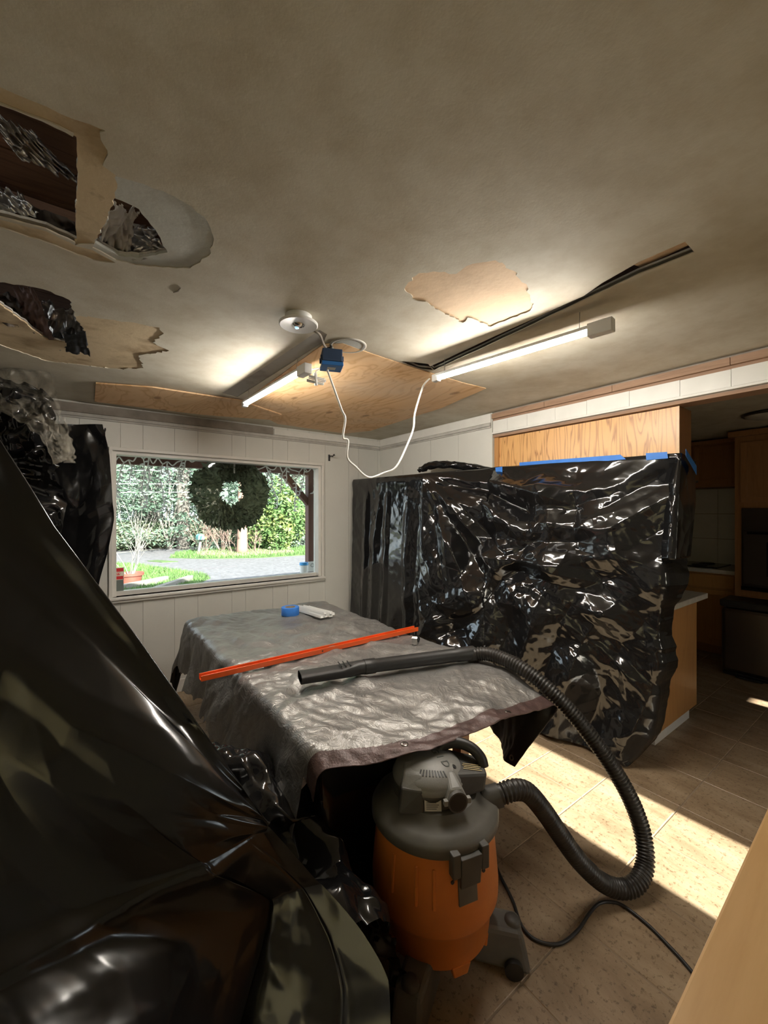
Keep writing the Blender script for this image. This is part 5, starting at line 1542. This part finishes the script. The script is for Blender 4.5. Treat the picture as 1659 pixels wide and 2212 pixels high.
# casters
def caster(x, y, a, nm='caster'):
    o = empty(nm, (x, y, 0), math.radians(a), vac)
    MB().hexa([(-.14, -.055, .03), (.062, -.050, .0), (.062, .050, .0), (-.14, .055, .03)], [(-.14, -.045, .15), (.030, -.045, .135), (.030, .045, .135), (-.14, .045, .15)]).build('housing', 'vac_lid', o, bevel=.014)
    kb = MB().lathe([(0, .016), (.018, .016), (.026, .010), (.028, 0)], (0, 0, 0), 20).build('knob', 'vac_dark', o, True)
    kb.location = (.005, 0, .136)
    m = MB(); m.tube([(.0, -.056, .032), (0, -.072, .032)], .031, 20); m.build('wheel', 'black_rubber', o, True, autos=40)
caster(.265, -.045, -8); caster(-.10, -.235, -115); caster(-.16, .21, 128); caster(.12, .235, 62)
# hose
inv = Matrix.Translation((VX, VY, 0)) @ Matrix.Rotation(YAW, 4, 'Z'); inv = inv.inverted()
def loc(p): return inv @ Vector(p)
hp = [(1056, 1724, 1.50), (1082, 1715, 1.50), (1112, 1706, 1.51), (1140, 1712, 1.53), (1172, 1748, 1.56), (1208, 1800, 1.60), (1250, 1858, 1.64), (1300, 1905, 1.665), (1345, 1920, 1.675), (1378, 1905, 1.69), (1394, 1862, 1.735),
      (1388, 1800, 1.78), (1366, 1735, 1.81), (1330, 1668, 1.84), (1285, 1602, 1.87), (1235, 1540, 1.91), (1180, 1484, 1.96), (1130, 1445, 2.03), (1080, 1420, 2.12), (1045, 1412, 2.17), (1012, 1417, 2.20)]
cl = [loc(atD(*q)) for q in spline([Vector(q) for q in hp], 40)]
# even spacing, ribs
d = [0]
for a, b in zip(cl, cl[1:]): d.append(d[-1] + (b - a).length)
tot = d[-1]; step = .0035; n = int(tot / step); arr = np.array([tuple(c) for c in cl]); ds = np.linspace(0, tot, n)
path = np.stack([np.interp(ds, d, arr[:, k]) for k in range(3)], 1)
rad = .0335 + .0028 * np.clip(np.cos(ds / .0145 * 2 * math.pi) * 1.6, -1, 1)
rad = np.where((ds < .05) , .034, rad); rad = np.where(ds > tot - .045, .037 , rad)
path[:, 2] = np.maximum(path[:, 2], .038)
MB().tube([Vector(p) for p in path], list(rad), 18).build('hose', 'hose_black', vac, True, autos=80)
# cuffs
m = MB(); m.tube([loc(atD(1046, 1728, 1.50)), loc(atD(1080, 1716, 1.50))], [.041, .039], 22); m.build('hose_cuff', 'vac_dark', vac, True, autos=50)
w0 = atD(1022, 1414, 2.20); w1 = atD(786, 1464, 1.97); w2 = atD(662, 1488, 1.83)
for q in (w0, w1, w2):
    pass
def lift(p, r, zoff=0): 
    z = top_z(p.x, p.y, .05) if TX0 < p.x < TX1 and p.y > TY0 else p.z
    return Vector((p.x, p.y, z + r))
# keep the wand on one straight line resting on the tarp
e0 = lift(w0, .040); e2 = lift(w1, .034)
m = MB(); dirw = (e2 - e0).normalized(); Lw = (e2 - e0).length
m.tube([loc(e0 + dirw * t) for t in (0, .10, .11, Lw - .06, Lw - .055, Lw)], [.037, .037, .034, .032, .0355, .0355], 26)
wand = m.build('wand', 'black_rubber', vac, True, autos=50)
# nozzle: round at the wand, flat at the tip
side = dirw.cross(Vector((0, 0, 1))).normalized(); upv = side.cross(dirw)
N0 = e2; Ln = (w2 - w1).length + .02
ring = []
for t, rw, rh, dz in ((-.02, .033, .033, 0), (.03, .033, .033, 0), (.07, .040, .029, -.003), (.12, .047, .024, -.006), (Ln - .02, .048, .021, -.010), (Ln, .050, .022, -.010)):
    c = N0 + dirw * t + Vector((0, 0, dz))
    ring.append([loc(c + side * (rw * math.copysign(abs(math.cos(a)) ** (1 if t < .05 else .6), math.cos(a))) + upv * (rh * math.copysign(abs(math.sin(a)) ** (1 if t < .05 else .6), math.sin(a)))) for a in np.linspace(0, 2 * math.pi, 29)[:-1]])
m = MB(); n = 28; m.add([tuple(q) for r in ring for q in r], [(i * n + j, i * n + (j + 1) % n, (i + 1) * n + (j + 1) % n, (i + 1) * n + j) for i in range(len(ring) - 1) for j in range(n)] + [tuple(range(n))])
nz = m.build('nozzle', 'black_rubber', vac, True, autos=55)
for k in range(3):
    c = N0 + dirw * (.075 + k * .022) + Vector((0, 0, .0))
    MB().tube([loc(c + side * s * .032 + upv * .027) for s in (-1, 1)], .003, 6).build('grip_rib', 'black_rubber', nz)
# power cord on the floor
cp_ = [(1030, 1830), (200, 1280), (270, 1420), (320, 1560), (400, 1640), (520, 1660), (620, 1590), (690, 1490), (740, 1440), (800, 1430), (870, 1450), (1000, 1550), (1120, 1670), (1220, 1780), (1380, 1980)]
pts = [atZ(1055, 1830, .007)] + [atZ(1000 + .3972 * x, 1380 + .3972 * y, .007) for x, y in cp_[1:]]
m = MB(); m.tube([loc(p) for p in spline(pts, 8)], .006, 8); m.build('power_cord', 'black_rubber', vac, True)

# ================================================================== WOODEN CAP IN THE NEAR RIGHT CORNER
cw = empty('wooden_counter', (0.46, .198, 0), math.radians(2.0))
MB().box((0, -.55, .92), (.92, 0, .95)).build('counter_top', 'maple', cw, bevel=.004)
MB().box((.04, -.50, 0), (.88, -.05, .919)).build('counter_body', 'oak_cabinet', cw)
tag(cw, 'smooth light wooden counter top in the near right corner', 'counter')
